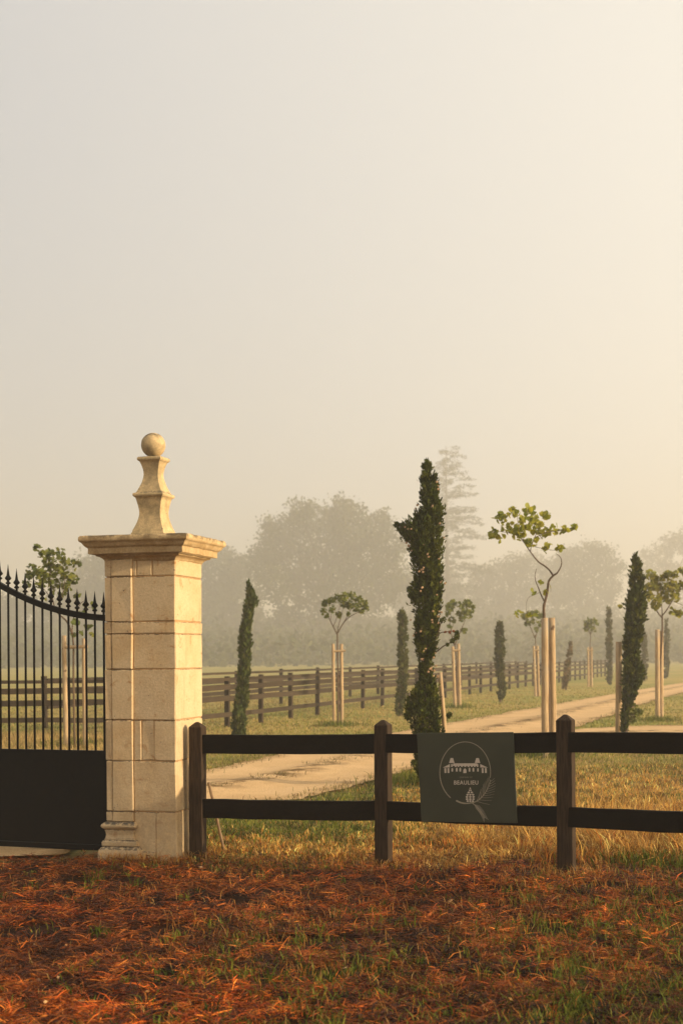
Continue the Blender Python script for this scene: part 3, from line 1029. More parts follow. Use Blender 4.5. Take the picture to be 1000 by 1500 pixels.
CYP = [(0.036, 0.050, 0.007), (0.060, 0.075, 0.010), (0.024, 0.032, 0.006), (0.10, 0.105, 0.014)]
CYP_Y = [(0.075, 0.078, 0.022), (0.055, 0.062, 0.018), (0.10, 0.085, 0.03)]
CYP_B = [(0.17, 0.11, 0.05), (0.12, 0.085, 0.035), (0.09, 0.075, 0.03)]
RED = [(0.115, 0.145, 0.022), (0.19, 0.20, 0.03), (0.28, 0.25, 0.035), (0.09, 0.115, 0.02)]
RED_D = [(0.085, 0.115, 0.018), (0.14, 0.165, 0.025), (0.20, 0.20, 0.032)]

def cypress(base_px, Z, prof, label, n_clump, n_leaf, leaf, cols, lump=1.0, name='cypress_tree', cones=0, extra=None, hole=0.0, group='cypress trees along the drive', upright=1.0, skirt=0.0):
    """columnar cypress; prof = [(y px, x left, x right)] top to bottom of the crown"""
    b = ground_at(*base_px) if Z is None else None
    if b is None:
        b = at(base_px[0], base_px[1], Z)
    Y0 = b.y
    b.z = float(gzv(np.array([b.x]), np.array([b.y]))[0])
    root = empty(name, b, label, 'tree', group)
    pts = []
    for (py, xl, xr) in prof:
        pl, pr = at(xl, py, Y0), at(xr, py, Y0)
        pts.append(((pl.z + pr.z) / 2 - b.z, (pl.x + pr.x) / 2 - b.x, (pr.x - pl.x) / 2))
    pts.sort()
    zz = np.array([p[0] for p in pts]); cc = np.array([p[1] for p in pts]); rr = np.array([p[2] for p in pts])
    ztop = zz[-1]
    # trunk
    tp = [Vector((0, 0, -0.15))] + [Vector((float(np.interp(z, zz, cc)) * (0.8 if z > zz[0] else 0.4), 0, z)) for z in np.linspace(0.0, ztop * 0.93, 9)]
    tr = [max(0.012, float(np.max(rr)) * 0.20 * (1 - 0.9 * i / 9)) for i in range(10)]
    mb = MB(); mb.tube(tp, tr, 8); mb.build('trunk', M['bark'], root, True)
    # crown
    zc = []
    dens = np.linspace(zz[0], ztop, 400)
    w = np.interp(dens, zz, rr) + 0.02
    zc = rng.choice(dens, n_clump, p=w / w.sum()) + rng.normal(0, 0.02, n_clump)
    zc = np.clip(zc, zz[0], ztop)
    R_ = np.interp(zc, zz, rr); C0 = np.interp(zc, zz, cc)
    ph = rng.random(n_clump) * 2 * math.pi
    rho = np.sqrt(rng.uniform(0.10, 1.0, n_clump))
    cl = np.clip(R_ * 0.30, leaf * 0.5, leaf * 2.2) * lump
    rho = rho * np.clip(1 - cl / (R_ + 1e-3) * 0.55, 0.15, 1.0)
    centre = np.stack([C0 + R_ * rho * np.cos(ph), R_ * rho * np.sin(ph), zc], axis=1)
    if hole > 0:
        keep = np.array([mnoise.noise(Vector((c[0] * 5, c[1] * 5, c[2] * 4.0)) + Vector((b.x, b.y, 0))) > -0.55 + hole for c in centre])
        centre, cl, ph, R_ = centre[keep], cl[keep], ph[keep], R_[keep]
    nC = len(centre)
    out = np.stack([np.cos(ph), np.sin(ph), np.zeros(nC)], axis=1)
    idx = np.repeat(np.arange(nC), n_leaf)
    off = rng.normal(0, 1, (len(idx), 3)) * cl[idx][:, None] * np.array([0.5, 0.5, 0.7])
    c = centre[idx] + off
    d = np.array([0, 0, 1.0]) * upright + out[idx] * 0.45 + unit(off) * 0.55 + rng.normal(0, 0.35, (len(idx), 3))
    L = leaf * rng.uniform(0.6, 1.35, len(idx)); W = L * rng.uniform(0.34, 0.6, len(idx))
    ccol = tints(nC, cols, 0.3)[idx] * (1 + 0.22 * (rng.random((len(idx), 1)) * 2 - 1))
    V = diamonds(c, d, L, W, rng.normal(0, 1, (len(idx), 3)))
    put('crown', np_mesh('crown', V, 4, ccol), M['cypress'], root)
    if extra: extra(root, b, Y0, zz, cc, rr)
    if cones:
        bm = bmesh.new()
        for k in range(cones):
            z = zz[0] + (ztop - zz[0]) * random.uniform(0.30, 0.97)
            r = float(np.interp(z, zz, rr)); a = random.uniform(math.pi, 2 * math.pi) if random.random() < 0.75 else random.uniform(0, math.pi)
            p = Vector((float(np.interp(z, zz, cc)) + math.cos(a) * r * 0.93, math.sin(a) * r * 0.95, z))
            for q in range(random.choice((1, 1, 2, 3))):
                pp = p + Vector((random.uniform(-1, 1), random.uniform(-1, 1), random.uniform(-1, 1))) * 0.035
                g = bmesh.ops.create_icosphere(bm, subdivisions=1, radius=random.uniform(0.012, 0.018))
                bmesh.ops.translate(bm, verts=g['verts'], vec=pp)
        me = bpy.data.meshes.new('seed_cones'); bm.to_mesh(me); bm.free()
        tag(put('seed_cones', me, M['cone'], root), kind='stuff')
    return root

# heart shaped leaf outline (unit size), folded a little along the midrib
HEART = np.array([(0, -0.42, 0.0), (0.30, -0.50, 0.05), (0.50, -0.20, 0.09), (0.42, 0.18, 0.07), (0.0, 0.55, -0.04), (-0.42, 0.18, 0.07), (-0.50, -0.20, 0.09), (-0.30, -0.50, 0.05)])

def heart_leaves(c, size, cols, droop=0.6):
    n = len(c)
    t = rng.normal(0, 1, (n, 3)); t[:, 2] -= droop
    t = unit(t)                                # towards the tip
    nn = rng.normal(0, 0.55, (n, 3)) + np.array([0, -0.25, 0.8])
    s = unit(np.cross(t, nn)); nn = np.cross(s, t)
    k = len(HEART)
    sz = size * rng.uniform(0.65, 1.25, n)
    V = c[:, None, :] + (HEART[None, :, 0, None] * s[:, None, :] + HEART[None, :, 1, None] * t[:, None, :] + HEART[None, :, 2, None] * nn[:, None, :]) * sz[:, None, None]
    return V.reshape(-1, 3), tints(n, cols, 0.25)

def clump_points(clumps, n, Y0, b, depth=1.0):
    """points in round clumps given as (px, py, r px, depth offset m)"""
    w = np.array([c[2] ** 1.7 for c in clumps]); w = w / w.sum()
    k = rng.choice(len(clumps), n, p=w)
    P = []
    for i in k:
        cx, cy, r, dz = clumps[i]
        p = at(cx, cy, Y0 + dz) - b
        rm = r / FPX * Y0
        v = rng.normal(0, 1, 3); v = v / np.linalg.norm(v) * rm * (rng.random() ** 0.45)
        v[1] *= depth
        P.append((p.x + v[0], p.y + v[1], p.z + v[2]))
    return np.array(P)

def branches(mb, lines, Y0, b, r0, r1, n=6):
    """lines: list of [(px, py, depth)...] with optional own radii"""
    for ln in lines:
        pts, a0, a1 = ln if isinstance(ln, tuple) else (ln, r0, r1)
        P = [at(p[0], p[1], Y0 + (p[2] if len(p) > 2 else 0)) - b for p in pts]
        # soften the corners
        arr = np.array([tuple(p) for p in P])
        sm = resample(arr, max(6, 3 * len(P)))
        rad = [a0 + (a1 - a0) * i / (len(sm) - 1) for i in range(len(sm))]
        mb.tube([Vector(q) for q in sm], rad, n)

def stakes(px_list, Y0, label, bar=None, dark_ends=True, r=0.045):
    """support frame: round timber stakes [(x top, y top, x bottom, y bottom, dY)], optional crossbar (x0, x1, y)"""
    x0, y0, x1, y1, dY = px_list[0]
    b = at(sum(p[2] for p in px_list) / len(px_list), px_list[0][3], Y0)
    b.z = float(gzv(np.array([b.x]), np.array([b.y]))[0])
    root = empty('tree_stakes', b, label, 'tree stakes', 'tree support stakes')
    for (x0, y0, x1, y1, dY) in px_list:
        t = at(x0, y0, Y0 + dY) - b; q = at(x1, y1, Y0 + dY) - b
        q.z = -0.3
        n = 7
        pts = [q.lerp(t, i / n) + Vector((random.uniform(-1, 1), random.uniform(-1, 1), 0)) * 0.003 for i in range(n + 1)]
        mb = MB(); mb.tube(pts, [r * (1.06 - 0.12 * i / n) for i in range(n)] + [r * 0.93], 12)
        ob = mb.build('stake', M['stake'], root)
        ob.data.polygons.foreach_set('use_smooth', [len(p.vertices) == 4 for p in ob.data.polygons])
    if bar:
        a = at(bar[0], bar[2], Y0 - r * 1.5) - b; c = at(bar[1], bar[2] - 1, Y0 - r * 1.5) - b
        mb = MB(); mb.tube([a, c], [r * 0.72, r * 0.72], 10)
        mb.build('crossbar', M['stake'], root)
    return root

def staked_tree(base_px, trunk, lines, clumps, n, size, cols, label, trunk_r=0.022, name='redbud_tree', depth=1.0, Y0=None):
    b = ground_at(*base_px) if Y0 is None else at(base_px[0], base_px[1], Y0)
    b.z = float(gzv(np.array([b.x]), np.array([b.y]))[0])
    root = empty(name, b, label, 'tree', 'young redbud trees along the drive')
    mb = MB()
    pts = [(base_px[0], base_px[1] + 3)] + trunk
    branches(mb, [(pts, trunk_r, trunk_r * 0.7)], b.y, b, trunk_r, trunk_r * 0.6, 8)
    mb.build('trunk', M['bark'], root, True)
    if lines:
        mb = MB(); branches(mb, lines, b.y, b, trunk_r * 0.62, trunk_r * 0.16, 6); mb.build('branches', M['bark'], root, True)
    P = clump_points(clumps, n, b.y, b, depth)
    V, C = heart_leaves(P, size, cols)
    put('crown', np_mesh('crown', V, len(HEART), C), M['leaf'], root)
    return root, b

# ------------------------------------------------------------------ cypress trees
def big_extra(root, b, Y0, zz, cc, rr):
    # bare side twigs with a few dark sprays and one spray turned red
    mb = MB()
    branches(mb, [([(636, 938, 0), (642, 925, -0.1), (645, 914, -0.12), (649, 906, -0.12)], 0.010, 0.004),
                  ([(640, 954, 0), (650, 946, -0.1), (662, 940, -0.12), (670, 934, -0.12)], 0.010, 0.004),
                  ([(638, 930, 0), (648, 926, -0.05), (660, 925, -0.05), (668, 924, -0.05)], 0.006, 0.003)], Y0, b, 0.01, 0.004)
    mb.build('side_twig', M['bark'], root, True)
    for cl in ([(648, 908, 5, -0.12)], [(668, 933, 5, -0.12), (662, 939, 4, -0.12), (669, 927, 3.5, -0.12)], [(655, 944, 2.5, -0.12)]):
        P = clump_points(cl, 80 * len(cl), Y0, b)
        n = len(P)
        put('side_spray', np_mesh('side_spray', diamonds(P, rng.normal(0, 1, (n, 3)) + np.array([0.5, 0, 0.6]), rng.uniform(0.025, 0.05, n), rng.uniform(0.01, 0.02, n), rng.normal(0, 1, (n, 3))), 4, tints(n, CYP)), M['cypress'], root)
    P = clump_points([(652, 926, 2.2, -0.06), (658, 926, 2.4, -0.06), (664, 925, 2.2, -0.06)], 90, Y0, b)
    n = len(P)
    o = put('withered_spray', np_mesh('withered_spray', diamonds(P, rng.normal(0, 1, (n, 3)), rng.uniform(0.02, 0.045, n), rng.uniform(0.008, 0.018, n), rng.normal(0, 1, (n, 3))), 4, tints(n, [(0.24, 0.075, 0.03), (0.18, 0.06, 0.025)])), M['cypress'], root)
    o['label'] = 'withered rust red spray on a side twig'

cypress((627, 1150), 18.3, [(674, 622, 629), (680, 618, 633), (692, 615, 637), (703, 612, 641), (720, 610, 643), (735, 606, 647), (748, 604, 651), (760, 602, 649), (768, 588, 650), (776, 582, 650), (786, 592, 650), (800, 596, 651), (815, 600, 649), (830, 604, 648), (845, 604, 649), (862, 601, 650), (880, 599, 649), (895, 602, 648), (915, 604, 645), (935, 604, 643), (950, 607, 640), (965, 612, 640), (985, 612, 641), (1000, 610, 642), (1012, 602, 643), (1030, 594, 645), (1045, 592, 646), (1060, 600, 648), (1075, 606, 650), (1100, 606, 648), (1125, 606, 646), (1142, 612, 640)],
        'tallest dark green cypress dotted with pale cones, behind the sign', 1700, 20, 0.050, CYP, 0.8, cones=42, extra=big_extra, hole=0.06)
# its crown throws one branch out to the left
def left_branch():
    t = bpy.data.objects['cypress_tree']
    b = t.location
    mb = MB(); branches(mb, [([(612, 795, 0), (598, 782, -0.05), (584, 770, -0.05)], 0.016, 0.006)], b.y, b, 0.01, 0.004); mb.build('side_branch', M['bark'], t, True)
    for cl in ([(581, 769, 5, -0.05), (586, 775, 6, -0.05), (592, 780, 7, 0), (590, 770, 5, 0.03), (596, 788, 6, 0), (599, 776, 7, 0)], [(599, 863, 4, -0.1), (602, 872, 5, -0.1)], [(596, 1050, 6, -0.1), (600, 1036, 6, -0.1)], [(609, 1100, 5, -0.1), (606, 1118, 5, -0.1)], [(658, 1046, 3, -0.05), (656, 1049, 2.4, -0.05)]):
        P = clump_points(cl, 85 * len(cl), b.y, b)
        n = len(P)
        put('side_spray', np_mesh('side_spray', diamonds(P, rng.normal(0, 0.7, (n, 3)) + np.array([-0.5, 0, 0.7]), rng.uniform(0.03, 0.065, n), rng.uniform(0.014, 0.028, n), rng.normal(0, 1, (n, 3))), 4, tints(n, CYP)), M['cypress'], t)
left_branch()

cypress((352, 1082), None, [(852, 362, 366), (862, 361, 371), (875, 360, 376), (886, 357, 379), (900, 355, 372), (920, 352, 369), (940, 350, 369), (958, 349, 369), (975, 350, 367), (1000, 346, 366), (1020, 344, 364), (1040, 341, 362), (1060, 338, 361), (1078, 338, 360)],
        'leaning feathery green cypress between the pillar and the paddock fence', 520, 18, 0.085, [(0.055, 0.075, 0.02), (0.075, 0.095, 0.022), (0.045, 0.058, 0.018), (0.10, 0.10, 0.03)], 1.0, upright=1.8)
cypress((588, 1049), None, [(895, 583, 592), (902, 582, 597), (920, 582, 599), (950, 582, 598), (965, 582, 598), (985, 581, 600), (1005, 581, 597), (1030, 577, 593), (1047, 577, 590)],
        'blunt topped grey green cypress just left of the tallest cypress', 330, 14, 0.09, [(0.085, 0.095, 0.03), (0.065, 0.075, 0.025), (0.11, 0.11, 0.035)], 0.9)
cypress((732, 1029), None, [(911, 728, 734), (920, 725, 738), (940, 722, 740), (960, 724, 741), (968, 722, 739), (985, 726, 740), (1000, 727, 741), (1015, 728, 741), (1026, 728, 737)],
        'small pointed cypress standing alone left of the two tall stakes', 240, 13, 0.11, [(0.07, 0.08, 0.025), (0.055, 0.062, 0.02), (0.09, 0.09, 0.03)], 0.9)
cypress((920, 1088), None, [(815, 927, 931), (825, 924, 938), (845, 921, 942), (870, 918, 945), (895, 914, 946), (910, 914, 944), (930, 912, 941), (950, 912, 936), (965, 913, 938), (980, 911, 944), (1000, 910, 939), (1015, 910, 934), (1030, 910, 926), (1045, 909, 920), (1070, 909, 917)],
        'tall dark cypress behind a single stake at the right edge of the drive', 620, 18, 0.085, CYP, 0.9, hole=0.04)
cypress((829, 1011), None, [(938, 834, 837), (950, 831, 839), (970, 827, 836), (990, 823, 833), (1008, 821, 831)],
        'stunted withered brown cypress leaning to the right', 110, 12, 0.12, CYP_B, 0.8, upright=1.6)
cypress((891, 1003), None, [(889, 888, 893), (905, 886, 896), (940, 886, 897), (970, 887, 896), (1001, 888, 895)],
        'slim misty cypress left of the tall dark cypress', 200, 12, 0.15, CYP_Y, 0.9)
cypress((943, 998), None, [(921, 940, 945), (940, 938, 948), (970, 937, 948), (996, 939, 947)],
        'faint slim cypress in the mist between the dark cypress and a stake pair', 140, 12, 0.16, CYP_Y, 0.9)
cypress((974, 994), None, [(908, 973, 977), (925, 970, 980), (960, 970, 980), (992, 971, 979)],
        'faintest slim cypress in the mist, right of the rightmost stake pair', 140, 12, 0.18, CYP_Y, 0.9)

# sprigs at the foot of the right cypress
def sprigs():
    b = ground_at(914, 1086)
    b.z = 0
    root = empty('young_shrub', b, 'sparse twiggy shrub at the foot of the tall dark cypress', 'shrub')
    lines = [[(913, 1086, 0), (917, 1062, 0), (922, 1040, -0.1)], [(914, 1086, 0), (922, 1058, 0), (936, 1042, 0.1)], [(914, 1086, 0), (918, 1060, 0), (928, 1046, -0.2)], [(913, 1086, 0), (911, 1060, 0), (909, 1030, 0)], [(914, 1085, 0), (920, 1050, .1), (930, 1030, 0.1)]]
    mb = MB(); branches(mb, lines, b.y, b, 0.008, 0.003); mb.build('stems', M['bark'], root, True)
    P = clump_points([(922, 1042, 6, 0), (930, 1046, 8, 0), (937, 1043, 5, 0), (918, 1052, 7, 0), (926, 1056, 6, 0), (908, 1040, 4, 0), (928, 1034, 5, 0), (916, 1068, 4, 0)], 330, b.y, b)
    V, C = heart_leaves(P, 0.05, RED_D)
    put('foliage', np_mesh('foliage', V, len(HEART), C), M['leaf'], root)
sprigs()

# ------------------------------------------------------------------ staked redbuds
# near one: every leaf is a leaf
def near_redbud():
    bp = (799, 1109)
    b = ground_at(*bp); b.z = 0
    root = empty('redbud_tree', b, 'young redbud with a crooked bare stem and bright yellow green leaves', 'tree', 'young redbud trees along the drive')
    mb = MB()
    branches(mb, [([(801, 1112, 0.0), (803, 1040, 0), (801, 960, 0), (796, 900, 0), (796.6, 884, 0)], 0.030, 0.024)], b.y, b, 0.03, 0.02, 8)
    mb.build('trunk', M['bark'], root, True)
    mb = MB()
    branches(mb, [
        ([(796.6, 885, 0), (801, 868, 0), (803, 852, 0), (809, 844, -0.03), (815, 840, -0.05)], 0.022, 0.015),
        ([(815, 840, -0.05), (820, 832, -0.08), (822, 824, -0.1), (820, 816, -0.1), (814, 811, -0.1)], 0.012, 0.004),
        ([(810, 844, -0.03), (804, 835, 0.0), (797, 829, 0.05), (787, 822, 0.05), (776, 808, 0.0), (768, 796, 0.0), (762, 788, 0.0)], 0.016, 0.008),
        ([(776, 808, 0.0), (779, 796, -0.1), (786, 780, -0.1), (797, 765, -0.15)], 0.008, 0.003),
        ([(766, 792, 0.0), (756, 784, 0.1), (742, 780, 0.1), (726, 778, 0.1)], 0.007, 0.003),
        ([(768, 796, 0.0), (762, 780, 0.2), (758, 764, 0.2), (756, 750, 0.2)], 0.007, 0.003),
        ([(782, 788, -0.1), (800, 780, -0.1), (822, 777, 0.0), (840, 773, 0.0)], 0.006, 0.003),
        ([(780, 800, -0.1), (796, 804, -0.2), (812, 806, -0.2), (822, 803, -0.2)], 0.005, 0.003),
        ([(796, 880, 0), (791, 869, 0.05), (788, 861, 0.05), (783, 847, 0.05), (785, 833, 0.05)], 0.013, 0.004),
        ([(790, 868, 0.05), (781, 872, 0), (773, 876, 0), (770, 888, 0), (771, 900, 0)], 0.004, 0.002),
        ([(803, 852, 0), (806, 862, -0.1), (806, 868, -0.1)], 0.004, 0.002)], b.y, b, 0.01, 0.004, 7)
    mb.build('branches', M['bark'], root, True)
    o7 = lambda x, y, r, d=0.0: (700 + x * 0.3, 720 + y * 0.3, r * 0.3, d)
    cl = [o7(75, 205, 30), o7(110, 130, 30), o7(175, 105, 30), o7(250, 95, 30), o7(330, 118, 24), o7(150, 180, 45, .1), o7(230, 155, 48, -.1), o7(300, 200, 42, .1), o7(370, 188, 34), o7(425, 195, 28), o7(468, 180, 17), o7(255, 245, 36, -.1), o7(320, 270, 32), o7(395, 282, 20), o7(110, 230, 20), o7(200, 200, 40, -.2), o7(280, 140, 34, .2)]
    n = 290
    me = mesh_pf('leaf', [tuple(v) for v in HEART], [(0, 1, 2, 3, 4), (0, 4, 5, 6, 7)])
    P = clump_points(cl, n, b.y, b, 1.0)
    low = clump_points([o7(300, 450, 16), o7(270, 495, 18), o7(330, 490, 14), o7(195, 597, 20), o7(285, 605, 10), o7(245, 600, 9), o7(350, 467, 6)], 22, b.y, b)
    P = np.concatenate([P, low])
    for p in P:
        lf = put('leaf', me, M['redbud'], root)
        lf.location = tuple(p)
        t = Vector((random.gauss(0, 1), random.gauss(0, 1), random.gauss(-0.7, 0.8))).normalized()
        nn = Vector((random.gauss(0, 0.6), random.gauss(-0.5, 0.5), random.gauss(0.6, 0.5)))
        s = t.cross(nn).normalized(); nn = s.cross(t)
        lf.rotation_euler = Matrix((s, t, nn)).transposed().to_euler()
        k = random.uniform(0.066, 0.112)
        lf.scale = (k, k, k)
near_redbud()
stakes([(797, 905, 798, 1109, -0.09), (807.5, 905, 810, 1108, 0.10)], ground_at(799, 1109).y, 'two tall pale round stakes under the crooked redbud', None, r=0.058)

# behind the gate
g_y = ground_at(112, 1096).y
staked_tree((110, 1096), [(108, 1000), (108, 950), (106, 925)],
            [([(106, 928, 0), (98, 910, 0), (84, 897, 0), (78, 880, 0), (76, 860, 0)], 0.02, 0.006), ([(106, 926, 0), (108, 905, .2), (118, 885, .2), (124, 880, .2)], 0.012, 0.004), ([(84, 897, 0), (92, 870, -.2), (96, 845, -.2)], 0.010, 0.004), ([(78, 880, 0), (62, 860, .1), (50, 850, .1)], 0.008, 0.004), ([(76, 865, 0), (74, 835, 0), (84, 815, 0)], 0.008, 0.004)],
            [(55, 803, 6, 0), (62, 812, 7, 0), (75, 812, 9, .2), (88, 810, 9, 0), (95, 820, 8, -.2), (72, 826, 12, .2), (90, 832, 11, 0), (48, 832, 8, 0), (45, 842, 8, .1), (58, 838, 10, -.2), (70, 845, 12, 0), (85, 848, 11, .2), (98, 845, 9, 0), (108, 828, 8, 0), (116, 827, 6, 0), (108, 848, 8, .1), (97, 860, 8, 0), (60, 855, 9, -.1), (78, 862, 10, .1), (92, 872, 6, 0), (40, 855, 6, 0), (114, 872, 5, .1), (125, 888, 6, .2), (136, 888, 5, 0), (122, 900, 6, 0), (110, 912, 5, 0), (130, 918, 5, 0), (135, 930, 4, 0), (108, 930, 4, 0), (120, 926, 4, 0), (102, 898, 3, 0), (66, 878, 3, 0)],
            560, 0.085, RED_D, 'leafy young redbud between two stakes, seen through the gate bars', 0.022)
stakes([(94, 931, 97.5, 1090, -0.05), (123.5, 935, 125.5, 1095, 0.05)], g_y, 'two pale stakes with crossbar behind the gate bars', (95, 129, 948), r=0.045)

# umbrella shaped one, centre left
y1 = ground_at(495, 1063).y
staked_tree((495, 1063), [(495, 1000), (494, 950), (494, 928)],
            [([(494, 930, 0), (488, 918, 0), (483, 908, .1), (478, 896, .2)], 0.016, 0.006), ([(494, 928, 0), (502, 914, 0), (510, 905, -.1), (522, 898, -.1), (530, 896, 0)], 0.016, 0.005), ([(494, 926, 0), (496, 915, .1), (500, 902, .2), (503, 888, .2)], 0.012, 0.004), ([(488, 918, 0), (494, 902, -.1), (498, 886, -.2)], 0.009, 0.004), ([(502, 914, 0), (512, 896, .1), (518, 884, .1)], 0.009, 0.004), ([(484, 908, 0), (486, 896, 0), (490, 882, 0)], 0.007, 0.003)],
            [(475, 884, 6, 0), (474, 895, 5, .1), (483, 880, 7, 0), (493, 877, 7, .2), (503, 874, 7, -.2), (514, 873, 7, 0), (524, 878, 7, .2), (533, 884, 6, 0), (536, 891, 5, 0), (496, 901, 5, 0), (487, 893, 6, -.3), (512, 886, 7, .3), (521, 890, 7, -.2), (478, 903, 4, 0), (503, 884, 7, .3), (510, 900, 4, 0), (529, 896, 5, 0)],
            900, 0.060, RED_D, 'umbrella shaped young redbud above a stake pair beside the paddock fence', 0.024)
stakes([(487.5, 943, 489.5, 1062, -0.05), (500, 943, 500.5, 1064, 0.05)], y1, 'stake pair with crossbar under the umbrella shaped redbud', (489, 506, 954), r=0.042)

y2 = ground_at(668, 1037).y
staked_tree((668, 1037), [(669, 990), (667, 955), (664, 938)],
            [([(665, 945, 0), (660, 925, 0), (658, 905, 0)], 0.02, 0.008), ([(666, 945, 0), (674, 925, 0), (681, 908, 0)], 0.02, 0.008), ([(660, 925, 0), (664, 912, .2), (664, 905, .2)], 0.012, 0.006)],
            [(658, 889, 7, 0), (664, 885, 6, .2), (655, 898, 6, 0), (676, 888, 7, 0), (684, 884, 7, .1), (691, 888, 5, 0), (682, 898, 9, -.2), (672, 898, 5, .2), (662, 908, 5, 0), (659, 918, 4, 0), (679, 924, 5, 0), (676, 907, 5, 0), (688, 896, 5, 0)],
            420, 0.10, RED_D, 'hazy open crowned redbud half hidden by the tallest cypress', 0.026)
stakes([(662.5, 947, 666.5, 1037, -0.05), (671, 943, 673, 1037, 0.05)], y2, 'hazy stake pair with crossbar right of the tallest cypress', (663, 674, 953), r=0.052)

y3 = ground_at(786, 1020).y
staked_tree((786, 1020), [(786, 980), (784, 945), (783, 930)],
            [([(783, 935, 0), (776, 918, 0), (770, 905, 0)], 0.02, 0.008), ([(783, 935, 0), (790, 915, 0), (794, 902, 0)], 0.02, 0.008)],
            [(768, 903, 6, 0), (776, 899, 6, 0), (784, 900, 7, 0), (792, 903, 6, 0), (780, 911, 6, 0), (790, 914, 5, 0), (772, 912, 5, 0), (784, 922, 4, 0)],
            260, 0.11, RED_D, 'hazy young redbud just left of the two tall stakes', 0.024)
stakes([(781, 946, 784, 1020, -0.05), (786.5, 946, 789, 1020, 0.05)], y3, 'hazy stake pair just left of the two tall stakes', (781, 789, 953), r=0.052)

y4 = ground_at(863, 1006).y
staked_tree((863, 1006), [(863, 960), (864, 938), (864, 925)],
            [([(864, 930, 0), (859, 918, 0), (857, 912, 0)], 0.02, 0.008), ([(864, 930, 0), (869, 918, 0), (871, 912, 0)], 0.02, 0.008)],
            [(857, 914, 5, 0), (863, 910, 6, 0), (870, 911, 6, 0), (874, 915, 4, 0), (863, 919, 5, 0), (868, 921, 5, 0), (857, 922, 4, 0)],
            220, 0.12, RED, 'small misty redbud behind the withered cypress', 0.026)
stakes([(860.5, 948, 861, 1006, -0.05), (865.5, 948, 866, 1006, 0.05)], y4, 'misty stake pair behind the withered cypress', (859, 868, 953), r=0.055)

y5 = ground_at(965, 1055).y
staked_tree((967, 1055), [(966, 990), (969, 930), (969, 900)],
            [([(969, 905, 0), (963, 898, 0), (958, 888, .1), (950, 870, .1)], 0.02, 0.006), ([(969, 902, 0), (976, 893, 0), (984, 880, 0), (994, 866, 0)], 0.02, 0.006), ([(969, 900, 0), (968, 880, .2), (966, 860, .2)], 0.014, 0.005), ([(984, 880, 0), (998, 886, 0), (1012, 890, 0)], 0.008, 0.004)],
            [(953, 842, 8, 0), (962, 848, 9, .2), (975, 845, 9, 0), (986, 842, 8, -.2), (998, 838, 8, 0), (1010, 845, 9, 0), (955, 858, 9, 0), (968, 862, 10, .3), (982, 860, 10, 0), (996, 858, 9, .2), (1008, 862, 9, 0), (950, 872, 8, 0), (960, 880, 8, -.3), (974, 876, 9, .2), (988, 874, 8, 0), (960, 890, 6, 0), (985, 896, 6, 0), (993, 898, 6, 0), (1004, 896, 6, 0), (908, 888, 4, -.4), (1016, 880, 8, 0), (1022, 858, 8, 0), (944, 862, 6, 0)],
            950, 0.10, [(0.25, 0.25, 0.03), (0.36, 0.32, 0.04), (0.18, 0.19, 0.028)], 'yellow green redbud cut off by the right edge, over a pale stake pair', 0.028)
stakes([(962, 922, 962.5, 1055, -0.06), (967.5, 924, 967.5, 1056, 0.06)], y5, 'pale tall stake pair nearest the right edge', None, r=0.062)

# single stakes
def single_stake(x0, y0, x1, y1, Y0, r, label, zoff=0.0, n=10):
    a = at(x0, y0, Y0); q = at(x1, y1, Y0)
    q.z = float(gzv(np.array([q.x]), np.array([q.y]))[0])
    mb = MB()
    pts = [(Vector((0, 0, -0.12))).lerp(a - q, t) + Vector((random.uniform(-1, 1), 0, 0)) * 0.004 * (0 < t < 1) for t in (0, 0.25, 0.5, 0.75, 1)]
    mb.tube(pts, [r] * 4 + [r * 0.95], n)
    o = mb.build('wooden_stake', M['stake'])
    o.data.polygons.foreach_set('use_smooth', [len(p.vertices) == 4 for p in o.data.polygons])
    o.location = q
    return tag(o, label, 'stake')
single_stake(905.5, 940, 905, 1087, ground_at(905, 1087).y, 0.062, 'single brown round stake in front of the tall dark cypress')
single_stake(644, 985, 659, 1128, 18.4, 0.029, 'leaning sunlit pole against the right side of the tallest cypress')
single_stake(305.5, 1146, 333.5, 1247, 12.35, 0.013, 'thin stick leaning against the fence post beside the pillar').data.materials[0] = M['stick']

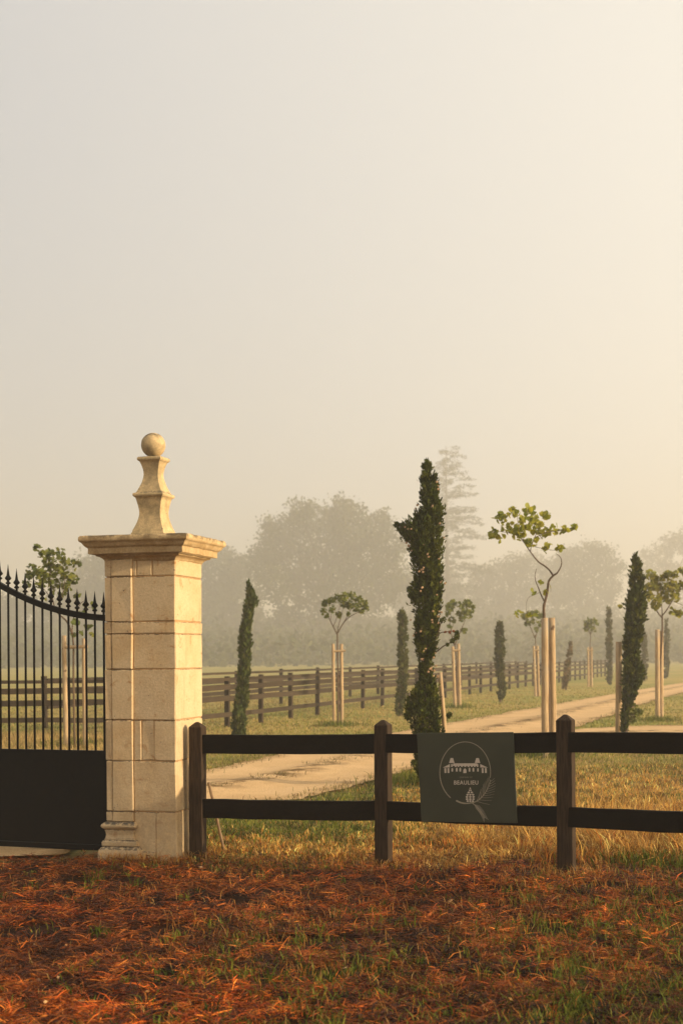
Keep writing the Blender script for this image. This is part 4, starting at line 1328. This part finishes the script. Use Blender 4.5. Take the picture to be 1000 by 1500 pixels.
# ------------------------------------------------------------------ paddock fences
post_me = None
def build_paddock():
    d = Vector((0.2956, 0.9553, 0)); corner = Vector((-3.42, 31.8, 0))
    mb = MB(); mb.box(-0.052, 0.052, -0.052, 0.052, -0.2, 1.23)
    post = mb.mesh('post')
    mb = MB(); mb.box(0, 1, -0.022, 0.022, -0.5, 0.5)
    rail = mb.mesh('rail')
    for me in (post, rail): me.materials.append(M['paddock'])
    def run(root, start, dirn, n, sp, side, rails):
        yaw = math.atan2(dirn.y, dirn.x)
        for i in range(n + 1):
            p = start + dirn * sp * i
            o = put('post', post, None, root)
            o.location = p - root.location
            o.rotation_euler = (random.uniform(-.02, .02), random.uniform(-.02, .02), yaw)
            o.scale = (1, 1, random.uniform(0.985, 1.02))
            if i == n: break
            for z, h in rails:
                r = put('rail', rail, None, root)
                r.location = p - root.location + side * 0.074 + Vector((0, 0, z + random.uniform(-.012, .012)))
                r.rotation_euler = (0, -random.uniform(-.007, .007), yaw)
                r.scale = (sp * 0.998, 1, h)
    RAILS = [(1.16, 0.075), (0.955, 0.13), (0.70, 0.13), (0.31, 0.11)]
    root = empty('paddock_fence', corner, 'brown four rail paddock fence running along the drive into the mist', 'fence', 'paddock fences')
    run(root, corner, d, 36, 2.3, Vector((d.y, -d.x, 0)), RAILS)
    l = Vector((-0.995, -0.10, 0))
    root2 = empty('paddock_fence', corner + l * 0.3, 'four rail paddock fence crossing behind the gate bars', 'fence', 'paddock fences')
    run(root2, corner + l * 0.35, l, 5, 2.3, Vector((0.10, -0.995, 0)), RAILS)
    off = Vector((-0.9553, 0.2956, 0)) * 4.2
    root3 = empty('paddock_fence', corner + off, 'second paddock fence seen through the rails of the nearer one', 'fence', 'paddock fences')
    run(root3, corner + off + d * 1.1, d, 16, 4.2, Vector((d.y, -d.x, 0)), [(1.16, 0.075), (0.90, 0.13), (0.52, 0.12)])
build_paddock()

# ------------------------------------------------------------------ far trees in the mist
FARC = [(0.045, 0.055, 0.018), (0.06, 0.068, 0.022), (0.035, 0.045, 0.016), (0.075, 0.078, 0.028)]
FAR = 2.35
def broad_tree(base_x, Z, clumps, n, leaf, label, trunks=None, name='broadleaf_tree'):
    Z *= FAR; leaf *= FAR * 0.9; n = int(n * 2.0)
    clumps = [(c[0], c[1], c[2], c[3] * FAR) for c in clumps]
    b = Vector((at(base_x, 960, Z).x, Z, 0))
    root = empty(name, b, label, 'tree', 'tall trees in the mist')
    top = min(c[1] - c[2] for c in clumps)
    H = at(base_x, top, Z).z
    mb = MB()
    tr = H * 0.028
    for k, dx in enumerate(trunks or [0.0]):
        mb.tube([Vector((dx, 0, -0.3)), Vector((dx + 0.1, 0, H * 0.2)), Vector((dx * 1.05, 0.1, H * 0.45)), Vector((dx * 1.1 + 0.3, 0.2, H * 0.75))], [tr * 1.2, tr, tr * 0.7, tr * 0.2], 7)
    mb.build('trunk', M['bark_dark'], root, True)
    mb = MB()
    for c in clumps:
        p = at(c[0], c[1], Z + c[3]) - b
        st = Vector(((trunks or [0])[0] * 1.05, 0.1, min(H * random.uniform(0.28, 0.5), p.z * 0.7)))
        mid = st.lerp(p, 0.5) + Vector((0, 0, p.z * 0.05))
        mb.tube([st, mid, p], [tr * 0.4, tr * 0.22, tr * 0.06], 5)
    mb.build('limbs', M['bark_dark'], root, True)
    # leaves sit in small sprays inside each clump
    w = np.array([c[2] ** 2.0 for c in clumps]); w /= w.sum()
    ns = n // 14
    k = rng.choice(len(clumps), ns, p=w)
    P = np.zeros((ns, 3))
    for i, ci in enumerate(k):
        cx, cy, r, dz = clumps[ci]
        p = at(cx, cy, Z + dz) - b
        rm = r / FPX * Z
        v = rng.normal(0, 1, 3); v /= np.linalg.norm(v)
        v *= rm * (rng.uniform(0.15, 1) ** 0.5)
        P[i] = (p.x + v[0], p.y + v[1], p.z + v[2] * 0.9)
    idx = np.repeat(np.arange(ns), 14)
    c = P[idx] + rng.normal(0, 1, (len(idx), 3)) * leaf * 0.9
    m = len(c)
    L = leaf * rng.uniform(0.6, 1.3, m)
    V = diamonds(c, rng.normal(0, 1, (m, 3)) + np.array([0, 0, -0.2]), L, L * 0.62, rng.normal(0, 1, (m, 3)))
    put('crown', np_mesh('crown', V, 4, tints(m, FARC)), M['farleaf'], root)
    return root

J = lambda *c: [(x, y, r, random.uniform(-6, 6)) for x, y, r in c]
broad_tree(478, 150, J((400, 800, 30), (395, 770, 14), (425, 775, 34), (440, 750, 18), (465, 762, 32), (500, 752, 26), (510, 765, 34), (545, 780, 32), (560, 762, 14), (572, 800, 26), (385, 825, 26), (430, 820, 44), (480, 810, 46), (530, 822, 44), (570, 835, 28), (400, 860, 32), (450, 865, 36), (505, 865, 40), (555, 870, 32), (420, 900, 26), (480, 905, 30), (530, 900, 26), (590, 855, 18)),
           15000, 0.42, 'broad round crowned tree in the mist, tallest mass left of the cypress')
broad_tree(325, 175, J((305, 830, 20), (330, 820, 18), (350, 835, 22), (318, 860, 28), (350, 870, 28), (330, 900, 30), (300, 890, 24), (365, 905, 24), (300, 930, 22), (345, 935, 26)),
           7000, 0.5, 'lower misty tree just right of the pillar cap')
broad_tree(140, 165, J((100, 850, 24), (130, 830, 22), (160, 820, 24), (190, 815, 26), (225, 812, 26), (260, 820, 26), (110, 880, 30), (150, 865, 32), (195, 860, 34), (240, 865, 34), (70, 890, 22), (90, 920, 28), (140, 910, 32), (200, 910, 34), (255, 905, 30)),
           9000, 0.5, 'broad misty tree behind the gate and the pillar')
broad_tree(15, 175, J((0, 900, 28), (35, 885, 22), (-35, 890, 30), (-70, 870, 34), (20, 925, 26), (60, 930, 22), (-30, 930, 30)), 5500, 0.5, 'low misty tree behind the left end of the gate')
broad_tree(620, 220, J((590, 860, 24), (620, 850, 26), (650, 855, 26), (600, 890, 28), (640, 890, 30), (680, 880, 28), (610, 925, 26), (660, 925, 28)), 6500, 0.5, 'misty tree directly behind the tallest cypress')
broad_tree(745, 204, J((705, 850, 22), (730, 838, 24), (755, 832, 22), (780, 828, 24), (715, 880, 28), (755, 870, 32), (790, 868, 28), (730, 910, 30), (775, 908, 30), (740, 935, 22)),
           7500, 0.46, 'misty tree behind the crooked redbud')
broad_tree(850, 198, J((810, 835, 22), (830, 820, 22), (855, 812, 22), (880, 815, 22), (900, 830, 16), (820, 865, 28), (855, 850, 32), (890, 860, 24), (840, 895, 32), (880, 898, 28), (815, 905, 24), (860, 930, 26), (900, 925, 20)),
           8000, 0.46, 'misty tree standing left of the tall dark cypress')
broad_tree(975, 227, J((940, 840, 20), (960, 815, 22), (985, 800, 22), (1010, 795, 26), (1035, 800, 28), (950, 870, 28), (985, 850, 32), (1025, 850, 34), (965, 905, 30), (1005, 905, 34), (1045, 900, 32), (930, 905, 18), (1070, 850, 34)),
           8500, 0.5, 'misty tree at the right edge behind the yellow green redbud')

def cedar():
    Z = 405
    b = Vector((at(655, 960, Z).x, Z, 0))
    root = empty('cedar_tree', b, 'faint tall cedar with tiered branches behind the tallest cypress', 'tree', 'tall trees in the mist')
    H = at(655, 652, Z).z
    mb = MB()
    mb.tube([Vector((0, 0, -0.3)), Vector((0.2, 0, H * 0.3)), Vector((-0.1, 0, H * 0.65)), Vector((0, 0, H))], [0.9, 0.65, 0.4, 0.06], 8)
    mb.build('trunk', M['bark_dark'], root, True)
    mb = MB()
    P, D = [], []
    for i in range(150):
        f = 0.14 + 0.84 * ((i + random.uniform(-4.0, 4.0)) / 150)
        f = min(max(f, 0.15), 0.985)
        z = H * f
        a = i * 2.4 + random.uniform(-0.5, 0.5)
        L = (0.035 + 0.175 * (1 - f) ** 0.6) * H * random.choice((0.45, 0.7, 0.85, 1.0, 1.2)) * (1.12 if math.cos(a) > 0 else 0.9)
        up = random.uniform(0.05, 0.30)
        tip = Vector((math.cos(a) * L, math.sin(a) * L, z + L * (up - 0.10)))
        midp = Vector((math.cos(a) * L * 0.5, math.sin(a) * L * 0.5, z + L * up * 0.6))
        st = Vector((0, 0, z))
        mb.tube([st, midp, tip], [0.10 * (1 - f) + 0.03, 0.06 * (1 - f) + 0.02, 0.015], 5)
        for q in range(int(4 + L * 3.2)):
            t = random.uniform(0.2, 1.04) ** 0.8
            c = st.lerp(midp, t * 2) if t < 0.5 else midp.lerp(tip, (t - 0.5) * 2)
            wd = L * 0.16 * (1.2 - t)
            P.append((c.x + random.gauss(0, wd), c.y + random.gauss(0, wd), c.z + random.gauss(0, 0.3) - 0.1 - 0.5 * random.random()))
    mb.build('limbs', M['bark_dark'], root, True)
    P = np.array(P)
    idx = np.repeat(np.arange(len(P)), 7)
    c = P[idx] + rng.normal(0, 1, (len(idx), 3)) * np.array([0.4, 0.4, 0.12])
    m = len(c)
    L = rng.uniform(0.35, 0.8, m)
    d = rng.normal(0, 1, (m, 3)); d[:, 2] *= 0.3
    put('crown', np_mesh('crown', diamonds(c, d, L, L * 0.45, rng.normal(0, 1, (m, 3)) * np.array([0.4, 0.4, 1.0])), 4, tints(m, FARC)), M['farleaf'], root)
cedar()

# the wood that closes the view behind the single trees
def far_woods():
    n = 30000
    x = rng.uniform(-165, 215, n); y = 215 + 285 * rng.random(n) ** 0.7
    hgt = np.array([12.5 + 4.5 * mnoise.noise(Vector((xx * 0.05, yy * 0.04, 3))) + 2.2 * mnoise.noise(Vector((xx * 0.22, yy * 0.15, 9))) for xx, yy in zip(x, y)])
    hgt = hgt * np.clip((y - 150) / 280, 0.24, 1.1)
    z = np.maximum(hgt, 1.0) * rng.random(n) ** 0.8
    idx = np.repeat(np.arange(n), 5)
    c = np.stack([x, y, z], 1)[idx] + rng.normal(0, 0.6, (n * 5, 3))
    L = rng.uniform(0.9, 1.9, n * 5)
    o = put('far_woods', np_mesh('far_woods', diamonds(c, rng.normal(0, 1, (n * 5, 3)), L, L * 0.6, rng.normal(0, 1, (n * 5, 3))), 4, tints(n * 5, FARC)), M['farleaf'])
    tag(o, 'dim low wood behind the misty trees', kind='stuff')
far_woods()

# ------------------------------------------------------------------ grass, straw and needles
def blades(name, x, y, h, w, lean, cols, mat, lift=0.0, label=None):
    n = len(x)
    z = gzv(x, y) + lift
    root = np.stack([x, y, z], 1)
    a = rng.random(n) * 2 * math.pi
    dirn = np.stack([np.cos(a), np.sin(a), np.zeros(n)], 1)
    b = rng.random(n) * 2 * math.pi
    side = np.stack([np.cos(b), np.sin(b), np.zeros(n)], 1)
    up = np.array([0, 0, 1.0])
    p1 = root + up * (h * 0.55)[:, None] + dirn * (h * lean * 0.28)[:, None]
    p2 = root + up * (h * np.clip(1.0 - 0.35 * lean ** 2, 0.25, 1))[:, None] + dirn * (h * lean * 0.95)[:, None]
    def cr(p, ww): return np.stack([p - side * ww[:, None] / 2, p + side * ww[:, None] / 2], 1)
    me = strip_mesh(name, [cr(root - up * 0.01, w), cr(p1, w * 0.85), cr(p2, w * 0.12)], cols)
    o = put(name, me, mat)
    tag(o, label, kind='stuff')
    return o

def vnoise(x, y, s, seed):
    return np.array([mnoise.noise(Vector((a * s, b * s, seed))) for a, b in zip(x, y)])

def cell_random(x, y, size):
    """one random number per small irregular cell: neighbouring blades share a tone"""
    j = size * 0.6
    i = np.floor((x + rng.normal(0, j * 0.4, len(x))) / size).astype(np.int64)
    k = np.floor((y + rng.normal(0, j * 0.4, len(x))) / (size * 1.6)).astype(np.int64)
    h = (i * 73856093) ^ (k * 19349663)
    return ((h * 2654435761) % 1000003) / 1000003.0

def sample_area(n, y0, y1, half0, k, power=1.6):
    """points spread over the view wedge plus a margin; denser near the camera"""
    u = rng.random(n)
    e = 1 - power
    y = (y0 ** e + u * (y1 ** e - y0 ** e)) ** (1 / e)
    x = (rng.random(n) * 2 - 1) * (half0 + k * y)
    return x, y

# dead needles lying on the near ground
def needles():
    n = 380000
    x, y = sample_area(n, 5.4, 12.6, 0.9, 0.29, 1.5)
    edge = 11.75 + 0.35 * vnoise(x, y, 0.9, 2.0) - 0.30 * np.clip(x - 0.6, 0, 3)
    dens = vnoise(x, y, 2.2, 8.0)
    keep = (y < edge + rng.normal(0, 0.35, n)) & (dens > -0.45 + 0.35 * rng.random(n)) & ~((x < -2.2) & (y > 12.0))
    x, y = x[keep], y[keep]; n = len(x)
    a = rng.random(n) * math.pi * 2
    L = 0.02 + 0.085 * rng.random(n) ** 1.6; w = rng.uniform(0.003, 0.0068, n)
    tilt = np.abs(rng.normal(0, 0.22, n)); curl = rng.normal(0, 0.6, n)
    d = np.stack([np.cos(a), np.sin(a), np.zeros(n)], 1)
    s = np.stack([-np.sin(a), np.cos(a), np.zeros(n)], 1)
    pile = np.clip(vnoise(x, y, 6.5, 40.0) + 0.5 * vnoise(x, y, 15.0, 44.0) + 0.35, 0, 1.3)
    z = gzv(x, y) + rng.random(n) ** 1.3 * (0.012 + 0.055 * pile) + 0.002
    p0 = np.stack([x, y, z], 1)
    up = np.array([0, 0, 1.0])
    p1 = p0 + d * (L * 0.5)[:, None] + s * (L * curl * 0.12)[:, None] + up * (L * tilt * 0.7)[:, None]
    p2 = p0 + d * L[:, None] + s * (L * curl * 0.5)[:, None] + up * (L * tilt)[:, None]
    sw = s * 0.8 + up * rng.normal(0, 0.5, n)[:, None]
    def cr(p, f): return np.stack([p - sw * (w * f)[:, None] / 2, p + sw * (w * f)[:, None] / 2], 1)
    patch = np.clip(0.5 + 0.8 * vnoise(x, y, 0.8, 5.0), 0, 1)[:, None]
    c1 = tints(n, [(0.23, 0.036, 0.002), (0.14, 0.021, 0.002), (0.38, 0.074, 0.004), (0.035, 0.007, 0.002), (0.42, 0.13, 0.015)], 0.4)
    c2 = tints(n, [(0.13, 0.027, 0.004), (0.045, 0.011, 0.003), (0.34, 0.12, 0.018), (0.24, 0.055, 0.005)], 0.4)
    cellv = cell_random(x, y, 0.09)[:, None]
    c1 = c1 * (0.08 + 2.1 * cellv ** 1.7); c2 = c2 * (0.08 + 2.1 * cellv ** 1.7)  # wide spread paints sun highlights and shaded gaps into the needle colours
    drift = np.clip(0.92 + 0.75 * vnoise(x, y, 0.55, 90.0) + 0.35 * vnoise(x, y, 1.7, 93.0), 0.45, 1.5)[:, None]
    c1 = c1 * drift; c2 = c2 * drift
    me = strip_mesh('dead_needles', [cr(p0, 0.7), cr(p1, 1.0), cr(p2, 0.3)], c1 * patch + c2 * (1 - patch))
    tag(put('dead_needles', me, M['needle']), 'matted rust brown dead needles covering the near ground', kind='stuff')
needles()

GREEN = [(0.080, 0.105, 0.010), (0.115, 0.14, 0.014), (0.045, 0.062, 0.008), (0.17, 0.165, 0.022)]
STRAW = [(0.54, 0.315, 0.075), (0.42, 0.215, 0.042), (0.66, 0.43, 0.14), (0.30, 0.135, 0.026)]
RUST = [(0.32, 0.105, 0.018), (0.19, 0.055, 0.010), (0.42, 0.175, 0.032)]

def near_grass():
    # tufts of green grass pushing through the needles
    nt_ = 1150
    tx, ty = sample_area(nt_ * 4, 5.5, 11.4, 0.9, 0.29, 1.4)
    g = vnoise(tx, ty, 0.75, 21.0) + 0.45 * np.clip(tx / 2, -1, 1) * (ty < 9.7) + 0.4 * (ty < 8.0)
    k = np.argsort(-(0.8 * g + rng.normal(0, 0.42, len(g))))[:nt_]
    tx, ty = tx[k], ty[k]
    per = rng.integers(5, 26, nt_)
    idx = np.repeat(np.arange(nt_), per)
    size = rng.uniform(0.5, 1.2, nt_)
    n = len(idx)
    x = tx[idx] + rng.normal(0, 0.035, n) * size[idx]; y = ty[idx] + rng.normal(0, 0.035, n) * size[idx]
    h = rng.uniform(0.03, 0.10, n) * size[idx]
    w = rng.uniform(0.005, 0.012, n)
    col = tints(nt_, GREEN, 0.25)[idx] * (1 + 0.25 * (rng.random((n, 1)) * 2 - 1))
    blades('grass_tufts', x, y, h, w, rng.uniform(0.2, 1.1, n), col, M['blade'], label='green grass tufts pushing through the dead needles')
    # thin dry upright blades everywhere
    n = 60000
    x, y = sample_area(n, 5.4, 11.9, 0.9, 0.29, 1.4)
    gm = vnoise(x, y, 0.9, 33.0)
    keep = rng.random(n) < np.clip(0.32 + 0.8 * gm + 0.20 * x, 0.05, 1)
    x, y, gm = x[keep], y[keep], gm[keep]; n = len(x)
    gr = np.clip(0.14 + 0.7 * gm + 0.20 * x - 0.14 * (y - 8), 0, 0.85)[:, None]
    pick = (rng.random((n, 1)) < gr)
    col = np.where(pick, tints(n, GREEN, 0.3), tints(n, RUST + [(0.34, 0.21, 0.07)], 0.3))
    blades('thin_grass', x, y, rng.uniform(0.03, 0.11, n), rng.uniform(0.003, 0.0065, n), rng.uniform(0.3, 1.3, n), col, M['blade'], label='thin dry grass standing among the needles')
near_grass()

def litter():
    # a few pale flecks: curled leaves and bits of straw on top of the needles
    n = 130
    x, y = sample_area(n, 5.6, 11.6, 0.6, 0.28, 1.4)
    c = np.stack([x, y, gzv(x, y) + rng.uniform(0.03, 0.075, n)], 1)
    d = rng.normal(0, 1, (n, 3)); d[:, 2] *= 0.3
    L = rng.uniform(0.018, 0.055, n)
    o = put('fallen_leaves', np_mesh('fallen_leaves', diamonds(c, d, L, L * rng.uniform(0.15, 0.6, n), rng.normal(0, 1, (n, 3)) * np.array([1, 1, 0.4])), 4,
            tints(n, [(0.34, 0.22, 0.12), (0.26, 0.12, 0.045), (0.14, 0.06, 0.022), (0.34, 0.18, 0.05)], 0.3)), M['needle'])
    tag(o, 'pale flecks of fallen leaf lying on the dead needles', kind='stuff')
litter()

def mid_grass():
    # sunlit dry meadow just beyond the fence
    n = 190000
    x, y = sample_area(n, 10.6, 21.5, 1.6, 0.30, 1.9)
    fy = 11.5 + 1.4 * (x < -1.25) - 0.30 * np.clip(x - 0.4, 0, 3) + 0.3 * vnoise(x, y, 1.1, 4.0)
    keep = (y > fy + rng.normal(0, 0.25, n)) & ~on_road(x, y, 0.06) & ~((np.abs(x - P_CENTRE.x) < 0.33) & (np.abs(y - P_CENTRE.y) < 0.33))
    x, y = x[keep], y[keep]; n = len(x)
    m = 1.3 * vnoise(x, y, 0.7, 14.0) + 0.7 * vnoise(x, y, 2.3, 17.0)
    road_d = x - np.interp(y, RR[:, 1], RR[:, 0])
    verge = np.exp(-np.clip(road_d - 0.15, 0, 9) / 0.9) * (road_d > -0.2) * (y > 14)
    left = np.exp(-((x + 0.75) / 0.75) ** 2 - ((y - 14.6) / 1.3) ** 2)
    tall = np.exp(-((x - 3.1) / 1.35) ** 2 - ((y - 13.2) / 1.9) ** 2) + 0.6 * np.exp(-((x - 2.4) / 0.7) ** 2 - ((y - 11.3) / 1.0) ** 2)
    g = np.clip(0.10 + 0.50 * m + 0.95 * verge + 0.85 * left + 0.26 * np.clip(1.6 - x, 0, 1.5) - 0.5 * tall + 0.03 * (y - 14), 0, 0.95)
    pick = rng.random(n) < g
    rust = rng.random(n) < np.clip(0.30 + 1.1 * vnoise(x, y, 1.0, 51.0) + 0.12 * (13.0 - y), 0, 0.85)
    col = np.where(pick[:, None], tints(n, GREEN + [(0.20, 0.19, 0.05)], 0.3), np.where(rust[:, None], tints(n, RUST + STRAW[1:2], 0.3), tints(n, STRAW, 0.3)))
    col = np.clip(col * (0.35 + 1.35 * cell_random(x, y, 0.11))[:, None], 0, 0.8)
    h = rng.uniform(0.02, 0.065, n) * (0.6 + 0.9 * cell_random(x, y, 0.2)) * (1 + 4.6 * np.clip(tall, 0, 1) * (~pick)) * (1 + 0.35 * (m > 0.3))
    w = rng.uniform(0.006, 0.012, n)
    blades('dry_grass', x, y, h, w, rng.uniform(0.3, 1.35, n), col, M['blade'], label='golden dry meadow grass behind the fence')
    # straws at the foot of fence posts and the pillar
    sx, sy = [], []
    for p in F_POSTS[:3]:
        k = 260
        sx.append(p.x + rng.normal(0.05, 0.16, k)); sy.append(p.y + rng.normal(0.0, 0.14, k))
    k = 500
    t = rng.random(k)
    q = PC - PR_ * PS
    sx.append(q.x + (PC.x - q.x) * t * 1.05 + rng.normal(0, 0.05, k)); sy.append(q.y + (PC.y - q.y) * t - 0.10 - np.abs(rng.normal(0, 0.07, k)))
    x = np.concatenate(sx); y = np.concatenate(sy); n = len(x)
    blades('post_straw', x, y, rng.uniform(0.03, 0.12, n), rng.uniform(0.003, 0.006, n), rng.uniform(0.2, 1.2, n), tints(n, STRAW + RUST, 0.3), M['blade'], label='dry straws at the foot of the posts and the pillar')
    # tall dry grass leaning in the hollow on the right
    k = 15000
    x = rng.uniform(1.75, 4.6, k); y = rng.uniform(10.9, 15.2, k)
    pk = np.exp(-((x - 3.2) / 1.2) ** 2 - ((y - 12.9) / 1.7) ** 2) + 0.35 * vnoise(x, y, 2.2, 81.0) - 0.25 * ((x < 2.1) & (y > 12.5))
    mk = rng.random(k) < pk
    x, y = x[mk], y[mk]; k = len(x)
    col = np.clip(tints(k, STRAW + [(0.50, 0.27, 0.07)], 0.3) * (0.45 + 1.1 * cell_random(x, y, 0.16))[:, None], 0, 0.8)
    blades('tall_dry_grass', x, y, rng.uniform(0.14, 0.46, k) * (0.6 + 0.6 * cell_random(x, y, 0.3)), rng.uniform(0.004, 0.009, k), rng.uniform(0.2, 0.9, k), col, M['blade'], label='tall dry golden grass leaning in the hollow on the right')
    # a leafy green patch at the ditch on the right
    k = 1500
    x = rng.normal(2.55, 0.28, k); y = rng.normal(10.9, 0.22, k)
    blades('ditch_weeds', x, y, rng.uniform(0.06, 0.17, k), rng.uniform(0.008, 0.016, k), rng.uniform(0.2, 1.0, k), tints(k, GREEN, 0.3), M['blade'], label='green weeds at the lip of the ditch on the right')
mid_grass()

def far_grass():
    n = 120000
    x, y = sample_area(n, 20.0, 75.0, 2.0, 0.29, 2.2)
    keep = ~on_road(x, y, -0.02)
    x, y = x[keep], y[keep]; n = len(x)
    m = vnoise(x, y, 0.28, 61.0) + 0.4 * vnoise(x, y, 1.1, 66.0)
    dl = np.interp(y, RL[:, 1], RL[:, 0]) - x
    dr = x - np.interp(y, RR[:, 1], RR[:, 0])
    verge = np.exp(-np.clip(np.maximum(dl, dr), 0, 30) / 1.2)
    g = np.clip(0.42 + 0.6 * m + 0.8 * verge - 0.5 * ((x < -3.2) & (y < 31)), 0, 0.95)
    pick = rng.random(n) < g
    col = np.where(pick[:, None], tints(n, [(0.15, 0.155, 0.03), (0.20, 0.195, 0.04), (0.26, 0.22, 0.05)], 0.25), tints(n, [(0.36, 0.25, 0.09), (0.28, 0.19, 0.07), (0.42, 0.30, 0.12)], 0.25))
    s = np.clip(y / 22, 1, 2.6)
    col = col * (0.65 + 0.7 * cell_random(x, y, 0.35))[:, None]
    h = rng.uniform(0.025, 0.065, n) * (1 + 1.6 * ((x < -3.2) & (y < 31)))
    blades('far_grass', x, y, h, rng.uniform(0.008, 0.016, n) * s, rng.uniform(0.2, 1.0, n), col, M['blade'], label='dewy lawn along both sides of the drive')
    # tufts on the crown of the drive between the wheel tracks, and ragged verges
    k = 5200
    i = rng.integers(10, 150, k)
    t = rng.normal(0.5, 0.045, k)
    edge = rng.random(k) < 0.45
    t = np.where(edge, np.where(rng.random(k) < 0.5, rng.normal(0.0, 0.035, k), rng.normal(1.0, 0.035, k)), t)
    P = RL[i] + (RR[i] - RL[i]) * t[:, None] + rng.normal(0, 0.12, (k, 2))
    mk = (vnoise(P[:, 0], P[:, 1], 0.9, 71.0) > 0.08) | edge
    P = P[mk]; k = len(P)
    blades('drive_tufts', P[:, 0], P[:, 1], rng.uniform(0.02, 0.075, k), rng.uniform(0.006, 0.012, k), rng.uniform(0.3, 1.2, k), tints(k, [(0.11, 0.12, 0.03), (0.22, 0.16, 0.06), (0.16, 0.10, 0.04)], 0.3), M['blade'], lift=0.035, label='low tufts along the crown and edges of the drive')
    # fresh grass round the feet of the stakes
    sx, sy = [], []
    for px, py in ((112, 1094), (495, 1064), (799, 1109), (668, 1037), (965, 1056), (905, 1086), (627, 1148)):
        b = ground_at(px, py)
        kk = 420
        sx.append(b.x + rng.normal(0, 0.30, kk)); sy.append(b.y + rng.normal(0, 0.35, kk))
    x = np.concatenate(sx); y = np.concatenate(sy); n = len(x)
    blades('stake_grass', x, y, rng.uniform(0.06, 0.20, n), rng.uniform(0.008, 0.016, n), rng.uniform(0.2, 0.9, n), tints(n, GREEN, 0.25), M['blade'], label='fresh green grass round the feet of the stakes')
far_grass()
